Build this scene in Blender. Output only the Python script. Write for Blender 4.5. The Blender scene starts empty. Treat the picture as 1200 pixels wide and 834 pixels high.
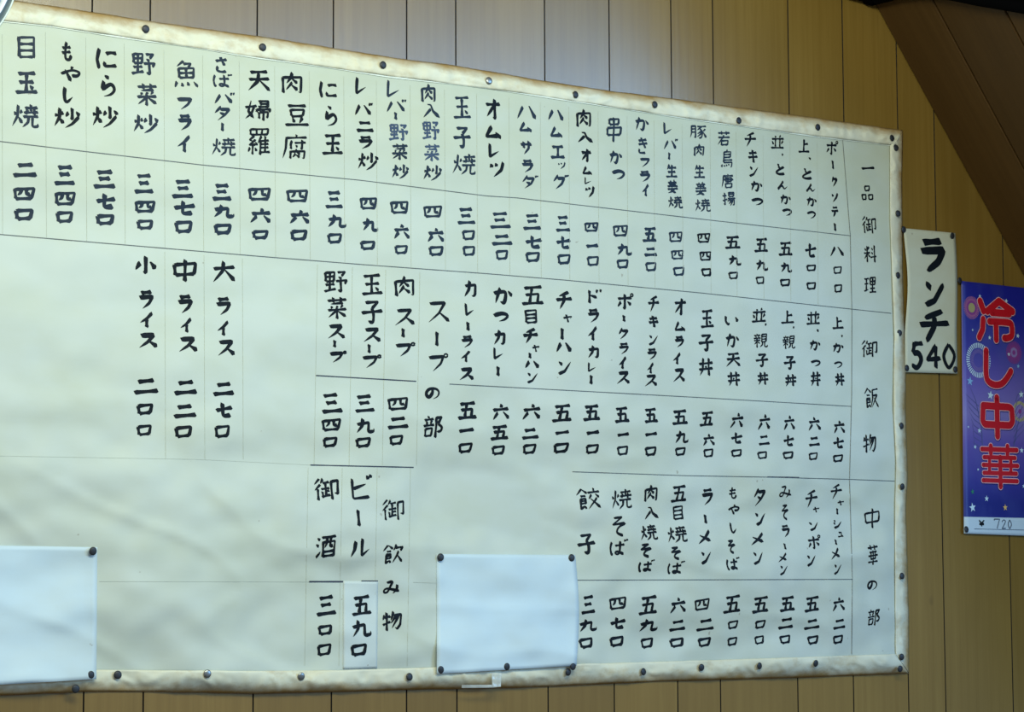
import bpy, math, random
from mathutils import Vector, Matrix, noise

# ------------------------------------------------------------------ camera
F = 2900.0
CX, CY = 600.0, 417.0
vh = Vector((4500 - CX, -(680 - CY), -F)).normalized()          # vanishing point of the wall's horizontals
a_ = -120.0
B_ = (F * F + 3900 * a_) / 263.0
vv = Vector((a_, B_, -F)).normalized()                            # ... and of its verticals
vv = (vv - vh * vv.dot(vh)).normalized()
vy = vv.cross(vh)
R = Matrix((vh, vy, vv))                                          # camera -> world
def ray(px, py):
    return R @ Vector(((px - CX) / F, -(py - CY) / F, -1.0))
_r = ray(0, 400)
DEPTH = 3.57
CAM = Vector((0, -DEPTH * _r.y, 1.45))
CAM.x = 0.0
cam_data = bpy.data.cameras.new('camera')
cam = bpy.data.objects.new('camera', cam_data)
bpy.context.scene.collection.objects.link(cam)
cam.matrix_world = Matrix.Translation(CAM) @ R.to_4x4()
cam_data.sensor_width = 36
cam_data.lens = F / 1200 * 36
cam_data.clip_start = 0.05
bpy.context.scene.camera = cam

def P(px, py, d=0.0):
    """photo pixel -> point on the plane d metres in front of the wall"""
    r = ray(px, py)
    t = (-d - CAM.y) / r.y
    return CAM + r * t

def PS(px, py, h):
    """photo pixel -> point on a bulging sheet whose height in front of the wall is h(x, z)"""
    q = P(px, py, .01)
    for _ in range(4): q = P(px, py, h(q.x, q.z))
    return q

# ------------------------------------------------------------------ light
sc = bpy.context.scene
w = bpy.data.worlds.new('world'); sc.world = w; w.use_nodes = True
w.node_tree.nodes['Background'].inputs[0].default_value = (0.80, 0.90, 1.0, 1)
w.node_tree.nodes['Background'].inputs[1].default_value = 0.28
def area(name, loc, target, size, sizey, power, col):
    l = bpy.data.lights.new(name, 'AREA'); l.shape = 'RECTANGLE'
    l.size = size; l.size_y = sizey; l.energy = power; l.color = col
    o = bpy.data.objects.new(name, l); sc.collection.objects.link(o)
    o.location = loc
    o.rotation_euler = (Vector(target) - Vector(loc)).to_track_quat('-Z', 'Y').to_euler()
    return o
mid = P(560, 90)
area('fluorescent_light', P(300, 60) + Vector((-.28, -1.55, .30)), P(460, 480), 1.7, .3, 29.5, (0.93, 1.0, 0.80))
# daylight from a high window across the room, which the glossy boards mirror
area('window_light', (5.05, -4.1, 2.74), (2.4, 0, 2.2), 2.4, 1.12, 100, (0.27, 0.60, 1.06))
sc.view_settings.view_transform = 'Standard'
sc.view_settings.look = 'None'
sc.view_settings.gamma = 1
sc.view_settings.use_curve_mapping = False
sc.view_settings.exposure = 0.0

# ------------------------------------------------------------------ materials
def mat(name, col, rough=.6, metal=0.0, spec=.5):
    m = bpy.data.materials.new(name); m.use_nodes = True
    b = m.node_tree.nodes['Principled BSDF']
    b.inputs['Base Color'].default_value = (*col, 1); b.inputs['Roughness'].default_value = rough
    b.inputs['Metallic'].default_value = metal
    b.inputs['Specular IOR Level'].default_value = spec
    return m
def nd(m, t, **kw):
    n = m.node_tree.nodes.new(t)
    for k, v in kw.items():
        if k.startswith('i_'): n.inputs[k[2:].replace('_', ' ')].default_value = v
        else: setattr(n, k, v)
    return n
def lk(m, a, b): m.node_tree.links.new(a, b)
def ramp(m, src, stops):
    r = nd(m, 'ShaderNodeValToRGB')
    e = r.color_ramp.elements
    while len(e) < len(stops): e.new(.5)
    for i, (p, c) in enumerate(stops):
        e[i].position = p; e[i].color = c if len(c) == 4 else (*c, 1)
    lk(m, src, r.inputs[0]); return r.outputs[0]
def mixc(m, fac, a, b, mode='MIX'):
    n = nd(m, 'ShaderNodeMix', data_type='RGBA', blend_type=mode)
    for s, v in ((0, fac), (6, a), (7, b)):
        if hasattr(v, 'links'): lk(m, v, n.inputs[s])
        else: n.inputs[s].default_value = v if s == 0 else ((*v, 1) if len(v) == 3 else v)
    return n.outputs[2]
def gnoise(m, vec, scale, detail=4, rough=.6):
    mp = nd(m, 'ShaderNodeMapping'); lk(m, vec, mp.inputs[0]); mp.inputs['Scale'].default_value = scale
    n = nd(m, 'ShaderNodeTexNoise'); n.inputs['Scale'].default_value = 1; n.inputs['Detail'].default_value = detail
    n.inputs['Roughness'].default_value = rough
    lk(m, mp.outputs[0], n.inputs['Vector']); return n.outputs['Fac']
def bump(m, src, strength, dist):
    b = nd(m, 'ShaderNodeBump'); b.inputs['Strength'].default_value = strength; b.inputs['Distance'].default_value = dist
    lk(m, src, b.inputs['Height']); lk(m, b.outputs[0], m.node_tree.nodes['Principled BSDF'].inputs['Normal'])

def wood(name, c1, c2, rough, spec=.5, along='z'):
    m = mat(name, c1, rough, 0, spec)
    tc = nd(m, 'ShaderNodeTexCoord'); oi = nd(m, 'ShaderNodeObjectInfo')
    add = nd(m, 'ShaderNodeVectorMath', operation='ADD'); lk(m, tc.outputs['Object'], add.inputs[0])
    mul = nd(m, 'ShaderNodeMath', operation='MULTIPLY'); lk(m, oi.outputs['Random'], mul.inputs[0]); mul.inputs[1].default_value = 37
    cb = nd(m, 'ShaderNodeCombineXYZ'); lk(m, mul.outputs[0], cb.inputs[0]); lk(m, mul.outputs[0], cb.inputs[2])
    lk(m, cb.outputs[0], add.inputs[1]); v = add.outputs[0]
    s = {'z': (70, 8, 1.6), 'x': (1.6, 70, 8)}[along]
    g = gnoise(m, v, s, 6, .65)
    big = gnoise(m, v, {'z': (5, 2, 2.2), 'x': (2.2, 5, 2)}[along], 3, .5)
    fine = gnoise(m, v, {'z': (260, 40, 9), 'x': (9, 260, 40)}[along], 3, .6)
    base = mixc(m, ramp(m, g, [(.3, (0, 0, 0)), (.72, (1, 1, 1))]), c1, c2)
    base = mixc(m, ramp(m, big, [(.35, (0, 0, 0)), (.7, (.55, .55, .55))]), base, tuple(x * .78 for x in c2))
    base = mixc(m, ramp(m, fine, [(.58, (0, 0, 0)), (.8, (.35, .35, .35))]), base, tuple(x * .55 for x in c2))
    br = nd(m, 'ShaderNodeMapRange'); lk(m, oi.outputs['Random'], br.inputs[0]); br.inputs[3].default_value = .9; br.inputs[4].default_value = 1.08
    vm = nd(m, 'ShaderNodeVectorMath', operation='SCALE'); lk(m, base, vm.inputs[0]); lk(m, br.outputs[0], vm.inputs['Scale'])
    # small dark knots / smudges
    kn = gnoise(m, v, (11, 9, 8), 2, .5)
    out = mixc(m, ramp(m, kn, [(.74, (0, 0, 0)), (.8, (.6, .6, .6))]), vm.outputs[0], tuple(x * .35 for x in c2))
    lk(m, out, m.node_tree.nodes['Principled BSDF'].inputs['Base Color'])
    bump(m, g, .12, .001)
    return m

M = {}
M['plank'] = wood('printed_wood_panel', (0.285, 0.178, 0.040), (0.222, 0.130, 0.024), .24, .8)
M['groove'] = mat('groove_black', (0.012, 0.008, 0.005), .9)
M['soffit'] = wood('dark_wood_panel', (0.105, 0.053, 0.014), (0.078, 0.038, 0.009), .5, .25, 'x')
M['floor'] = mat('floor_grey', (0.16, 0.13, 0.10), .6)
M['ink'] = mat('black_ink', (0.006, 0.009, 0.013), .55, 0, .12)
M['ink_pale'] = mat('pale_blue_ink', (0.045, 0.07, 0.125), .5, 0, .3)  # paler, bluer ink for a few characters
M['ink_mid'] = mat('blue_black_ink', (0.013, 0.023, 0.040), .5, 0, .2)  # slightly lighter, bluer ink, mostly in the first row
M['line'] = mat('ruled_line_ink', (0.11, 0.12, 0.12), .6)
M['line_dark'] = mat('ruled_line_dark_ink', (0.03, 0.035, 0.06), .6)
M['faint'] = mat('faint_pencil', (0.515, 0.555, 0.475), .8)
M['pin'] = mat('dark_tack_metal', (0.030, 0.033, 0.040), .48, .3)
M['pin_light'] = mat('worn_steel_tack', (0.30, 0.31, 0.31), .35, .9)
M['chrome'] = mat('chrome', (0.62, 0.68, 0.72), .12, 1.0)
M['rim_highlight'] = mat('painted_rim_highlight', (0.8, 0.82, 0.84), .3)  # white of the highlight painted on the clock rim
M['black'] = mat('black_rubber', (0.0015, 0.0015, 0.002), .8, 0, .04)
M['tape'] = mat('clear_tape', (0.80, 0.84, 0.80), .18)
M['tape'].node_tree.nodes['Principled BSDF'].inputs['Alpha'].default_value = .45
M['red'] = mat('poster_red', (0.56, 0.006, 0.018), .45)
M['pinkedge'] = mat('poster_pink_outline', (0.80, 0.46, 0.52), .45)
M['starw'] = mat('poster_pale_star', (0.58, 0.78, 0.92), .5)
M['starb'] = mat('poster_blue_star', (0.25, 0.50, 0.85), .5)
M['stary'] = mat('poster_orange_star', (0.75, 0.50, 0.16), .5)
M['starg'] = mat('poster_green_star', (0.02, 0.22, 0.13), .5)
M['raypink'] = mat('poster_pink_rays', (0.45, 0.16, 0.36), .5)
M['raymag'] = mat('poster_magenta_rays', (0.24, 0.05, 0.30), .5)
M['rayy'] = mat('poster_yellow_rays', (0.40, 0.38, 0.20), .5)
M['haze'] = mat('poster_lilac_disc', (0.27, 0.20, 0.52), .5)
M['leafb'] = mat('poster_blue_grass', (0.09, 0.10, 0.32), .5)
M['shade'] = mat('poster_letter_drop_print', (0.035, 0.03, 0.20), .5)
M['note'] = mat('poster_price_field', (0.55, 0.68, 0.78), .55)
M['pen'] = mat('blue_grey_pen', (0.06, 0.08, 0.13), .5)

def paper(name, base, stain, amount, edge=False, zfade=None):
    m = mat(name, base, .55, 0, .35)
    tc = nd(m, 'ShaderNodeTexCoord'); v = tc.outputs['Object']
    n1 = gnoise(m, v, (5, 5, 9), 5, .62)
    col = mixc(m, ramp(m, n1, [(.40, (0, 0, 0)), (.75, (amount,) * 3)]), base, stain)
    if zfade:
        sep = nd(m, 'ShaderNodeSeparateXYZ'); lk(m, v, sep.inputs[0])
        mr = nd(m, 'ShaderNodeMapRange'); lk(m, sep.outputs[2], mr.inputs[0])
        mr.inputs[1].default_value = zfade[0]; mr.inputs[2].default_value = zfade[1]
        n3 = gnoise(m, v, (9, 9, 16), 4, .6)
        mm = nd(m, 'ShaderNodeMath', operation='MULTIPLY'); lk(m, mr.outputs[0], mm.inputs[0])
        lk(m, ramp(m, n3, [(.25, (.25,) * 3), (.7, (1, 1, 1))]), mm.inputs[1])
        col = mixc(m, mm.outputs[0], col, zfade[2])
    if edge:
        sp = nd(m, 'ShaderNodeSeparateXYZ'); lk(m, tc.outputs['UV'], sp.inputs[0])
        n4 = gnoise(m, v, (16, 16, 28), 5, .7)
        ad = nd(m, 'ShaderNodeMath', operation='MULTIPLY_ADD'); lk(m, n4, ad.inputs[0]); ad.inputs[1].default_value = 1.5
        lk(m, sp.outputs[1], ad.inputs[2])
        f = ramp(m, ad.outputs[0], [(0, (0, 0, 0)), (.52, (0, 0, 0)), (.80, (.45,) * 3), (1.0, (1, 1, 1))])
        md = nd(m, 'ShaderNodeMath', operation='MULTIPLY_ADD'); lk(m, n4, md.inputs[0]); md.inputs[1].default_value = .9; 
        lk(m, sp.outputs[1], md.inputs[2])
        f2 = ramp(m, md.outputs[0], [(0, (0, 0, 0)), (1.0, (0, 0, 0)), ])
        # uv.y is 0 at the inner edge and 1 at the outer edge
        mr2 = nd(m, 'ShaderNodeMapRange'); lk(m, md.outputs[0], mr2.inputs[0])
        mr2.inputs[1].default_value = .98; mr2.inputs[2].default_value = 1.45
        col = mixc(m, mr2.outputs[0], col, (0.42, 0.27, 0.10))
        n5 = gnoise(m, v, (12, 12, 20), 5, .7)
        col = mixc(m, ramp(m, n5, [(.53, (0, 0, 0)), (.72, (.62,) * 3)]), col, (0.50, 0.36, 0.16))
    n2 = gnoise(m, v, (60, 60, 60), 3, .6)
    sm = ramp(m, gnoise(m, v, (75, 75, 75), 2, .4), [(.775, (0, 0, 0)), (.80, (.55,) * 3)])
    col = mixc(m, sm, col, (0.28, 0.24, 0.18))
    lk(m, col, m.node_tree.nodes['Principled BSDF'].inputs['Base Color'])
    bump(m, n2, .15, .0006)
    return m
ZT, ZB = P(500, 120).z, P(500, 330).z
M['menu'] = paper('menu_paper', (0.60, 0.655, 0.59), (0.56, 0.60, 0.47), .75, False, (ZB, ZT, (0.545, 0.575, 0.43)))
M['strip'] = paper('stained_border_paper', (0.78, 0.78, 0.63), (0.70, 0.63, 0.42), .7, True)
M['sheet'] = paper('white_sheet', (0.62, 0.765, 0.85), (0.60, 0.68, 0.66), .6)
M['edge_highlight'] = mat('painted_edge_highlight', (0.78, 0.82, 0.72), .5)  # pale colour of the highlight painted below the top strip
M['patch'] = paper('white_patch', (0.62, 0.70, 0.69), (0.58, 0.64, 0.61), .4)
M['lunch'] = paper('cream_card', (0.60, 0.62, 0.50), (0.52, 0.49, 0.32), .8)

# ------------------------------------------------------------------ helpers
C = sc.collection
def mesh_obj(name, verts, faces, mats, parent=None, midx=None, smooth=False, uvs=None):
    me = bpy.data.meshes.new(name)
    me.from_pydata([tuple(v) for v in verts], [], faces)
    for m in (mats if isinstance(mats, (list, tuple)) else [mats]): me.materials.append(m)
    if midx:
        me.polygons.foreach_set('material_index', midx)
    if smooth: me.polygons.foreach_set('use_smooth', [True] * len(me.polygons))
    if uvs:
        ul = me.uv_layers.new(name='uv')
        for lp in me.loops: ul.data[lp.index].uv = uvs[lp.vertex_index]
    me.update()
    o = bpy.data.objects.new(name, me); C.objects.link(o)
    if parent: o.parent = parent
    return o
def empty(name, loc=(0, 0, 0)):
    o = bpy.data.objects.new(name, None); C.objects.link(o); o.location = loc; o.empty_display_size = .05
    return o
def tag(o, label, cat, group=None):
    o['label'] = label; o['category'] = cat
    if group: o['group'] = group
    return o
def box(verts, faces, x0, x1, y0, y1, z0, z1, bev=0.0):
    """box, optionally with its front (low y) edges chamfered"""
    b = len(verts)
    if bev:
        ring = [(x0, z0), (x1, z0), (x1, z1), (x0, z1)]
        ins = [(x0 + bev, z0 + bev), (x1 - bev, z0 + bev), (x1 - bev, z1 - bev), (x0 + bev, z1 - bev)]
        verts += [(x, y1, z) for x, z in ring] + [(x, y0 + bev, z) for x, z in ring] + [(x, y0, z) for x, z in ins]
        for k in range(4):
            n = (k + 1) % 4
            faces += [(b + k, b + n, b + 4 + n, b + 4 + k), (b + 4 + k, b + 4 + n, b + 8 + n, b + 8 + k)]
        faces += [(b + 8, b + 9, b + 10, b + 11), (b + 3, b + 2, b + 1, b)]
    else:
        verts += [(x, y, z) for y in (y0, y1) for x, z in ((x0, z0), (x1, z0), (x1, z1), (x0, z1))]
        faces += [(b, b + 1, b + 2, b + 3), (b + 7, b + 6, b + 5, b + 4)] + \
                 [(b + k, b + 4 + k, b + 4 + (k + 1) % 4, b + (k + 1) % 4) for k in range(4)]
def interp(pts, x):
    if x <= pts[0][0]: (x0, y0), (x1, y1) = pts[0], pts[1]
    elif x >= pts[-1][0]: (x0, y0), (x1, y1) = pts[-2], pts[-1]
    else:
        for (x0, y0), (x1, y1) in zip(pts, pts[1:]):
            if x0 <= x <= x1: break
    return y0 + (y1 - y0) * (x - x0) / (x1 - x0)
def nz(x, z, s, seed=0): return noise.noise(Vector((x * s, z * s, seed)))

# ------------------------------------------------------------------ the wall of grooved boards
# groove positions read where the grooves meet the top and the bottom of the photograph
gr = [(108, 176, 98, 168)]
gx = []
for (xa, ya), (xb, yb) in [((108, 8), (98, 825)), ((176, 12), (168, 825)), ((301, 20), (297, 825)), ((391, 30), (388, 825)),
                           ((477, 35), (476, 825)), ((534.6, 40), (535, 825)), ((638.6, 50), (642, 825)), ((714, 60), (720, 825)),
                           ((787, 70), (794, 825)), ((836, 60), (844, 820)), ((924, 60), (935, 820)), ((988, 60), (1000, 820)),
                           ((1051, 100), (1065, 820)), ((1097, 250), (1108, 820)), ((1175, 320), (1188, 820))]:
    gx.append((P(xa, ya).x + P(xb, yb).x) / 2)
per = (gx[13] - gx[1]) / 3
left = [gx[k + 0] - per for k in range(4)]
# carry the four-board rhythm on past both ends of the frame
rel = [gx[k] - gx[1] for k in range(1, 6)]
xs = list(gx)
n = 1
pat = [gx[2] - gx[1], gx[3] - gx[2], gx[4] - gx[3], gx[5] - gx[4]]
x = gx[0]; k = 2
while x > gx[0] - 1.3:
    x -= pat[k % 4]; k -= 1; xs.insert(0, x)
x = gx[-1]; k = 3 if False else 1
while x < gx[-1] + 1.6:
    x += pat[(k) % 4]; k += 1; xs.append(x)
ZTOP = 3.6
wv, wf = [], []
box(wv, wf, xs[0], xs[-1], 0.004, 0.03, 0, ZTOP)
wall = mesh_obj('wall_back', wv, wf, M['groove']); wall['kind'] = 'structure'
for xa, xb in zip(xs, xs[1:]):
    v, f = [], []
    g = .0008
    cx_ = (xa + xb) / 2
    box(v, f, xa + g - cx_, xb - g - cx_, 0.0, 0.006, 0.0, ZTOP, .0006)
    o = mesh_obj('plank', v, f, [M['plank'], M['groove']], wall, midx=[1] * (len(f) - 2) + [0, 1]); o.location = (cx_, 0, 0)

fl, ff = [], []
box(fl, ff, xs[0], xs[-1], CAM.y - .6, 0.03, -0.05, 0)
o = mesh_obj('floor', fl, ff, M['floor']); o['kind'] = 'structure'

# ------------------------------------------------------------------ sloping underside at the upper right
A, Bp = P(1025, 5), P(1200, 325)
dv = (Bp - A).normalized()                      # runs down to the right in the wall plane
nrm = Vector((dv.z, 0, -dv.x))                  # in the wall plane, square to the slope
if nrm.z > 0: nrm = -nrm                        # faces down to the left
def on_soffit(px, py):
    r = ray(px, py); t = (A - CAM).dot(nrm) / r.dot(nrm); return CAM + r * t
s1 = (-on_soffit(1130, 70).y - on_soffit(1093, 0).y - on_soffit(1168, 140).y) / 3
s2 = -on_soffit(1187, 30).y
print('soffit grooves', [round(-on_soffit(*p).y, 3) for p in ((1093, 0), (1130, 70), (1168, 140), (1174, 5), (1200, 55))])
ceil = empty('ceiling', A); ceil['kind'] = 'structure'
up = -nrm
ys = [0.0, s1, s2]
while ys[-1] < .62: ys.append(ys[-1] + (s1 if len(ys) % 2 else s2 - s1))
L0, L1 = -0.9, 1.9
rot = Matrix((dv, Vector((0, -1, 0)), dv.cross(Vector((0, -1, 0))))).transposed()
if (rot @ Vector((0, 0, 1))).dot(up) < 0: sgn = -1
else: sgn = 1
for ya, yb in zip(ys, ys[1:]):
    v, f = [], []
    g = .0016
    # local frame: x along the slope, y out from the wall, z away from the face
    for z in (0.0015, .012):
        v += [(L0, ya + g, z * sgn), (L1, ya + g, z * sgn), (L1, yb - g, z * sgn), (L0, yb - g, z * sgn)]
    i = .0015
    v += [(L0, ya + g + i, 0), (L1, ya + g + i, 0), (L1, yb - g - i, 0), (L0, yb - g - i, 0)]
    f = [(8, 9, 10, 11), (0, 1, 9, 8), (2, 3, 11, 10), (1, 2, 10, 9), (3, 0, 8, 11), (4, 5, 6, 7), (0, 1, 5, 4), (1, 2, 6, 5), (2, 3, 7, 6), (3, 0, 4, 7)]
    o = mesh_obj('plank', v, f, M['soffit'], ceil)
    o.matrix_local = rot.to_4x4()
v = []
for z in (.0125, .03):
    v += [(L0, .001, z * sgn), (L1, .001, z * sgn), (L1, ys[-1], z * sgn), (L0, ys[-1], z * sgn)]
f = [(0, 1, 2, 3), (7, 6, 5, 4)] + [(k, 4 + k, 4 + (k + 1) % 4, (k + 1) % 4) for k in range(4)]
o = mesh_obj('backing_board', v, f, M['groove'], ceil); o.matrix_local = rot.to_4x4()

# ------------------------------------------------------------------ the menu sheet
TOPO = [(-40, -9), (15, 0), (60, 7), (108, 14), (176, 25), (270, 38), (300, 42), (391, 56.4), (477, 70), (535, 77), (570, 83), (638, 95), (714, 106.5), (787, 115.3), (850, 124), (926, 134), (990, 143), (1058, 153)]
TOPI = [(-40, 19), (0, 24), (50, 29), (101, 36.5), (217, 54), (300, 66.7), (391, 79.5), (450, 88), (520, 96.8), (621, 110), (754, 131), (820, 140.5), (926, 155.5), (1049, 170.5)]
BOTI = [(-40, 785), (115, 784.5), (300, 785.8), (400, 785), (501, 781.8), (640, 779), (780, 774.8), (900, 771), (1049.5, 766)]
BOTO = [(-40, 816), (0, 814.7), (98, 810.5), (196, 810.5), (300, 812.5), (415, 810), (476, 808), (586, 806), (640, 804.5), (700, 801.5), (780, 798), (934, 794), (1000, 791.5), (1065, 788.8)]
RI = [(170, 1043), (261, 1043.3), (300, 1044.5), (396, 1048), (480, 1047), (541, 1050), (620, 1048.5), (766, 1049.5)]
RO = [(153, 1058), (210, 1057), (266, 1057.5), (330, 1058), (431, 1061.5), (480, 1061), (556, 1063.5), (600, 1061.5), (650, 1063), (726, 1065), (789, 1065)]
def menu_h(x, z):
    """height of the sheet in front of the wall"""
    q = .5 * nz(x * .6, z * 1.5, 9, 1.3) + .5 * nz(x + z * .5, z, 4.5, 7.7) + .16 * nz(x, z * 1.3, 21, 4.1)
    low = max(0, min(1, (1.85 - z) / .3))
    big = nz(x * .8 - z * .35, z * 1.7 + x * .25, 2.6, 21.3)
    fold = nz(x * .6, z * 1.9 + x * .35, 5.2, 12.9)
    fo = (1 - 3.2 * abs(fold)) ** 2 if abs(fold) < .3125 else 0
    return max(.0015, .0130 + .0108 * q * (.85 + 1.2 * low) + .0085 * big * (.6 + .6 * low) + .0026 * fo * (.15 + low))
XL = -30
v, f = [], []
NX, NY = 240, 130
for j in range(NY + 1):
    for i in range(NX + 1):
        s = i / NX; t = j / NY
        py0 = 400; px = XL + (1053 - XL) * s
        yt = interp(TOPI, px) - 4; yb = interp(BOTI, px) + 4
        py = yt + (yb - yt) * t
        xr = interp(RI, py) + 3
        px = XL + (1047 - XL) * s + (xr - 1047) * max(0, (s - .8) / .2)
        q = PS(px, py, menu_h); v.append((q.x, q.y, q.z))
for j in range(NY):
    for i in range(NX):
        b = j * (NX + 1) + i; f.append((b, b + NX + 1, b + NX + 2, b + 1))
base = P(500, 790)
menu = empty('menu_poster', (base.x, 0, base.z))
tag(menu, 'huge cream paper menu with handwritten black Japanese dishes and prices, tacked to the board wall', 'menu')
def adopt(o, par):
    o.parent = par; o.matrix_parent_inverse = Matrix.Translation(-par.location) if par.parent is None else Matrix()
    return o
def mm(name, v, f, m, par=None, **k):
    o = mesh_obj(name, v, f, m, None, **k)
    return adopt(o, par if par else menu)
def solid(o, th):
    md = o.modifiers.new('thickness', 'SOLIDIFY'); md.thickness = th; md.offset = -1 
    return o
sheet_o = mm('paper_sheet', v, f, M['menu'], smooth=True); solid(sheet_o, -.0003)

# border strips: folded paper round the edge
PINS_TOP = [(170.8, 34), (307.8, 55.4), (449, 76), (573, 94.4), (674.4, 110.8), (767.4, 122.4), (865.7, 141), (958.4, 149), (1045.3, 161.6)]
PINS_RIGHT = [(1050, 173), (1052.4, 250), (1052.4, 322.4), (1054, 390), (1056.4, 498.8), (1057.4, 570), (1057, 674.7), (1056.5, 769.5), (1054.8, 783.5)]
PINS_BOT = [(88.7, 806.8), (138, 790.5), (243, 789.2), (353, 792.3), (479.8, 792.8), (665.8, 787.3), (754, 786.8), (822, 781.8), (890, 780), (956, 777)]
def strip(name, inner, outer, n, pins, seed, amp=1.0):
    """inner / outer: functions u -> (px, py), u in 0..1"""
    v, f, uv = [], [], []
    K = 10
    pw = [P(*p) for p in pins]
    for i in range(n + 1):
        u = i / n
        ia = inner(u); oa = outer(u)
        for k in range(K + 1):
            t = k / K
            ppx = ia[0] + (oa[0] - ia[0]) * t; ppy = ia[1] + (oa[1] - ia[1]) * t
            q = PS(ppx, ppy, menu_h)
            w_ = nz(q.x, q.z, 26, seed) * .0016 * amp
            if t == 1 or t == 0: q = q + Vector((0, 0, w_ * .5)) if name != 'r' else q + Vector((w_ * .5, 0, 0))
            h = menu_h(q.x, q.z) * (1 - .75 * t ** 3) + .0014 + .0020 * math.sin(math.pi * min(1, t * 1.15 + .1)) ** .8 * amp
            cr = nz(q.x + q.z * .6, q.z - q.x * .15, 30, seed + 3)
            h += .0034 * (1 - abs(cr) * 4) * amp * math.sin(math.pi * t) * (1 if abs(cr) < .25 else 0)
            h += (.0030 * nz(q.x, q.z, 13, seed + 9) + .0016 * nz(q.x * 1.6, q.z, 45, seed + 4)) * amp
            for p in pw:
                d = math.hypot(q.x - p.x, q.z - p.z)
                if d < .05:
                    ang = math.atan2(q.z - p.z, q.x - p.x)
                    h -= .0018 * math.exp(-(d / .012) ** 2)
                    h += .0011 * math.sin(ang * 5 + p.x * 40) * (d / .02) * math.exp(-(d / .022) ** 2)
            if t == 1: h = max(.0015, menu_h(q.x, q.z) * .25 - .0005)
            if t == 0: h = menu_h(q.x, q.z) + .0022 + .0012 * max(0, nz(q.x, q.z, 9, seed))
            h = max(h, menu_h(q.x, q.z) * (1 - .75 * t ** 3) + .0008) if t < 1 else h
            dq = P(ppx, ppy, h) - P(ppx, ppy, -q.y)
            v.append((q.x + dq.x, -h, q.z + dq.z)); uv.append((u, t))
    for i in range(n):
        for k in range(K):
            b0 = i * (K + 1) + k; q = (b0, b0 + 1, b0 + K + 2, b0 + K + 1)
            f.append(q)
    o = mm('border_strip', v, f, M['strip'], smooth=True, uvs=uv); solid(o, .0003)
    o['label'] = {'t': 'stained top border strip', 'b': 'yellowed bottom border strip', 'r': 'narrow right border strip'}[name]
    return o
strip('t', lambda u: (-30 + 1079 * u, interp(TOPI, -30 + 1079 * u)), lambda u: (-30 + 1088 * u, interp(TOPO, -30 + 1088 * u)), 460, PINS_TOP, 2.2)
strip('b', lambda u: (-30 + 1079.5 * u, interp(BOTI, -30 + 1079.5 * u)), lambda u: (-30 + 1095 * u, interp(BOTO, -30 + 1095 * u)), 380, PINS_BOT, 5.1, .7)
strip('r', lambda u: (interp(RI, 171 + 595 * u), 171 + 595 * u), lambda u: (interp(RO, 155 + 633 * u), 155 + 633 * u), 260, PINS_RIGHT, 8.4, .8)

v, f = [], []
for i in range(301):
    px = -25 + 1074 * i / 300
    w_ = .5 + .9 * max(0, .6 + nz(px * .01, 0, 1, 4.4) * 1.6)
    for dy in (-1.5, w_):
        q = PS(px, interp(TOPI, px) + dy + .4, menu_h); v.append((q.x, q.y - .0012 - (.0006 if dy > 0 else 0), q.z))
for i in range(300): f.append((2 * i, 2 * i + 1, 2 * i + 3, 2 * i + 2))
fe = mm('edge_highlight_ribbon', v, f, M['edge_highlight'], smooth=True)  # thin pale ribbon painting in a highlight along the strip's lower edge

# ruled lines
def rule(pts, wpx, m, name='ruled_line', surf=menu_h, par=None, eps=.0012):
    v, f = [], []
    for (xa, ya), (xb, yb) in zip(pts, pts[1:]):
        pa, pb = P(xa, ya), P(xb, yb)
        n = max(1, int((pb - pa).length / .012))
        d = (pb - pa).normalized(); s = Vector((-d.z, 0, d.x)) * wpx * .00125 * .5
        b = len(v)
        for i in range(n + 1):
            q = PS(xa + (xb - xa) * i / n, ya + (yb - ya) * i / n, surf)
            for e in (-1, 1):
                c = q + s * e * (1 + .3 * nz(q.x, q.z, 40, 3)); v.append((c.x, -surf(c.x, c.z) - eps, c.z))
        for i in range(n): k = b + 2 * i; f.append((k, k + 2, k + 3, k + 1))
    return v, f
L1_ = [(-10, 165), (0, 165.7), (100.7, 177.6), (238, 193.4), (270, 196.5), (421, 211), (570, 229.5), (605.6, 231.8), (820, 256.5), (996.5, 276.2)]
L2_ = [(-10, 274), (1, 274.7), (151, 287.3), (300, 299.9), (421, 309.6), (570, 320.5), (661, 328), (820, 343), (1044, 367)]
L3_ = [(526.3, 449.8), (670, 457.5), (820, 465.6), (997.7, 476)]
L4_ = [(670.4, 552.5), (800, 557), (900, 558.8), (996.5, 561.5), (1048, 563.5)]
L5_ = [(676, 679.5), (998.5, 678.5)]
VL = [(987, 163), (996, 276), (998, 364), (997.7, 462.7), (995.2, 561.5), (998.5, 678.5), (997.7, 766.5)]
def add_rule(pts, wd, m, name='ruled_line'):
    v, f = rule(pts, wd, M[m]); return mm(name, v, f, M[m])
for pts in (L1_, L2_, L3_, L4_, L5_): add_rule(pts, .9, 'line')
add_rule(VL, .9, 'line')
add_rule([(370, 439.8), (487.4, 446.6)], 1.3, 'line_dark'); add_rule([(363.4, 544.6), (484.3, 547.4)], 1.3, 'line_dark')
add_rule([(362, 681.2), (401.7, 681.2)], 1.8, 'line_dark'); add_rule([(423, 680.4), (442.5, 680.6)], 1.2, 'line_dark')
add_rule([(899, 558.6), (936, 559.2)], 1.5, 'line_dark')

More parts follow.
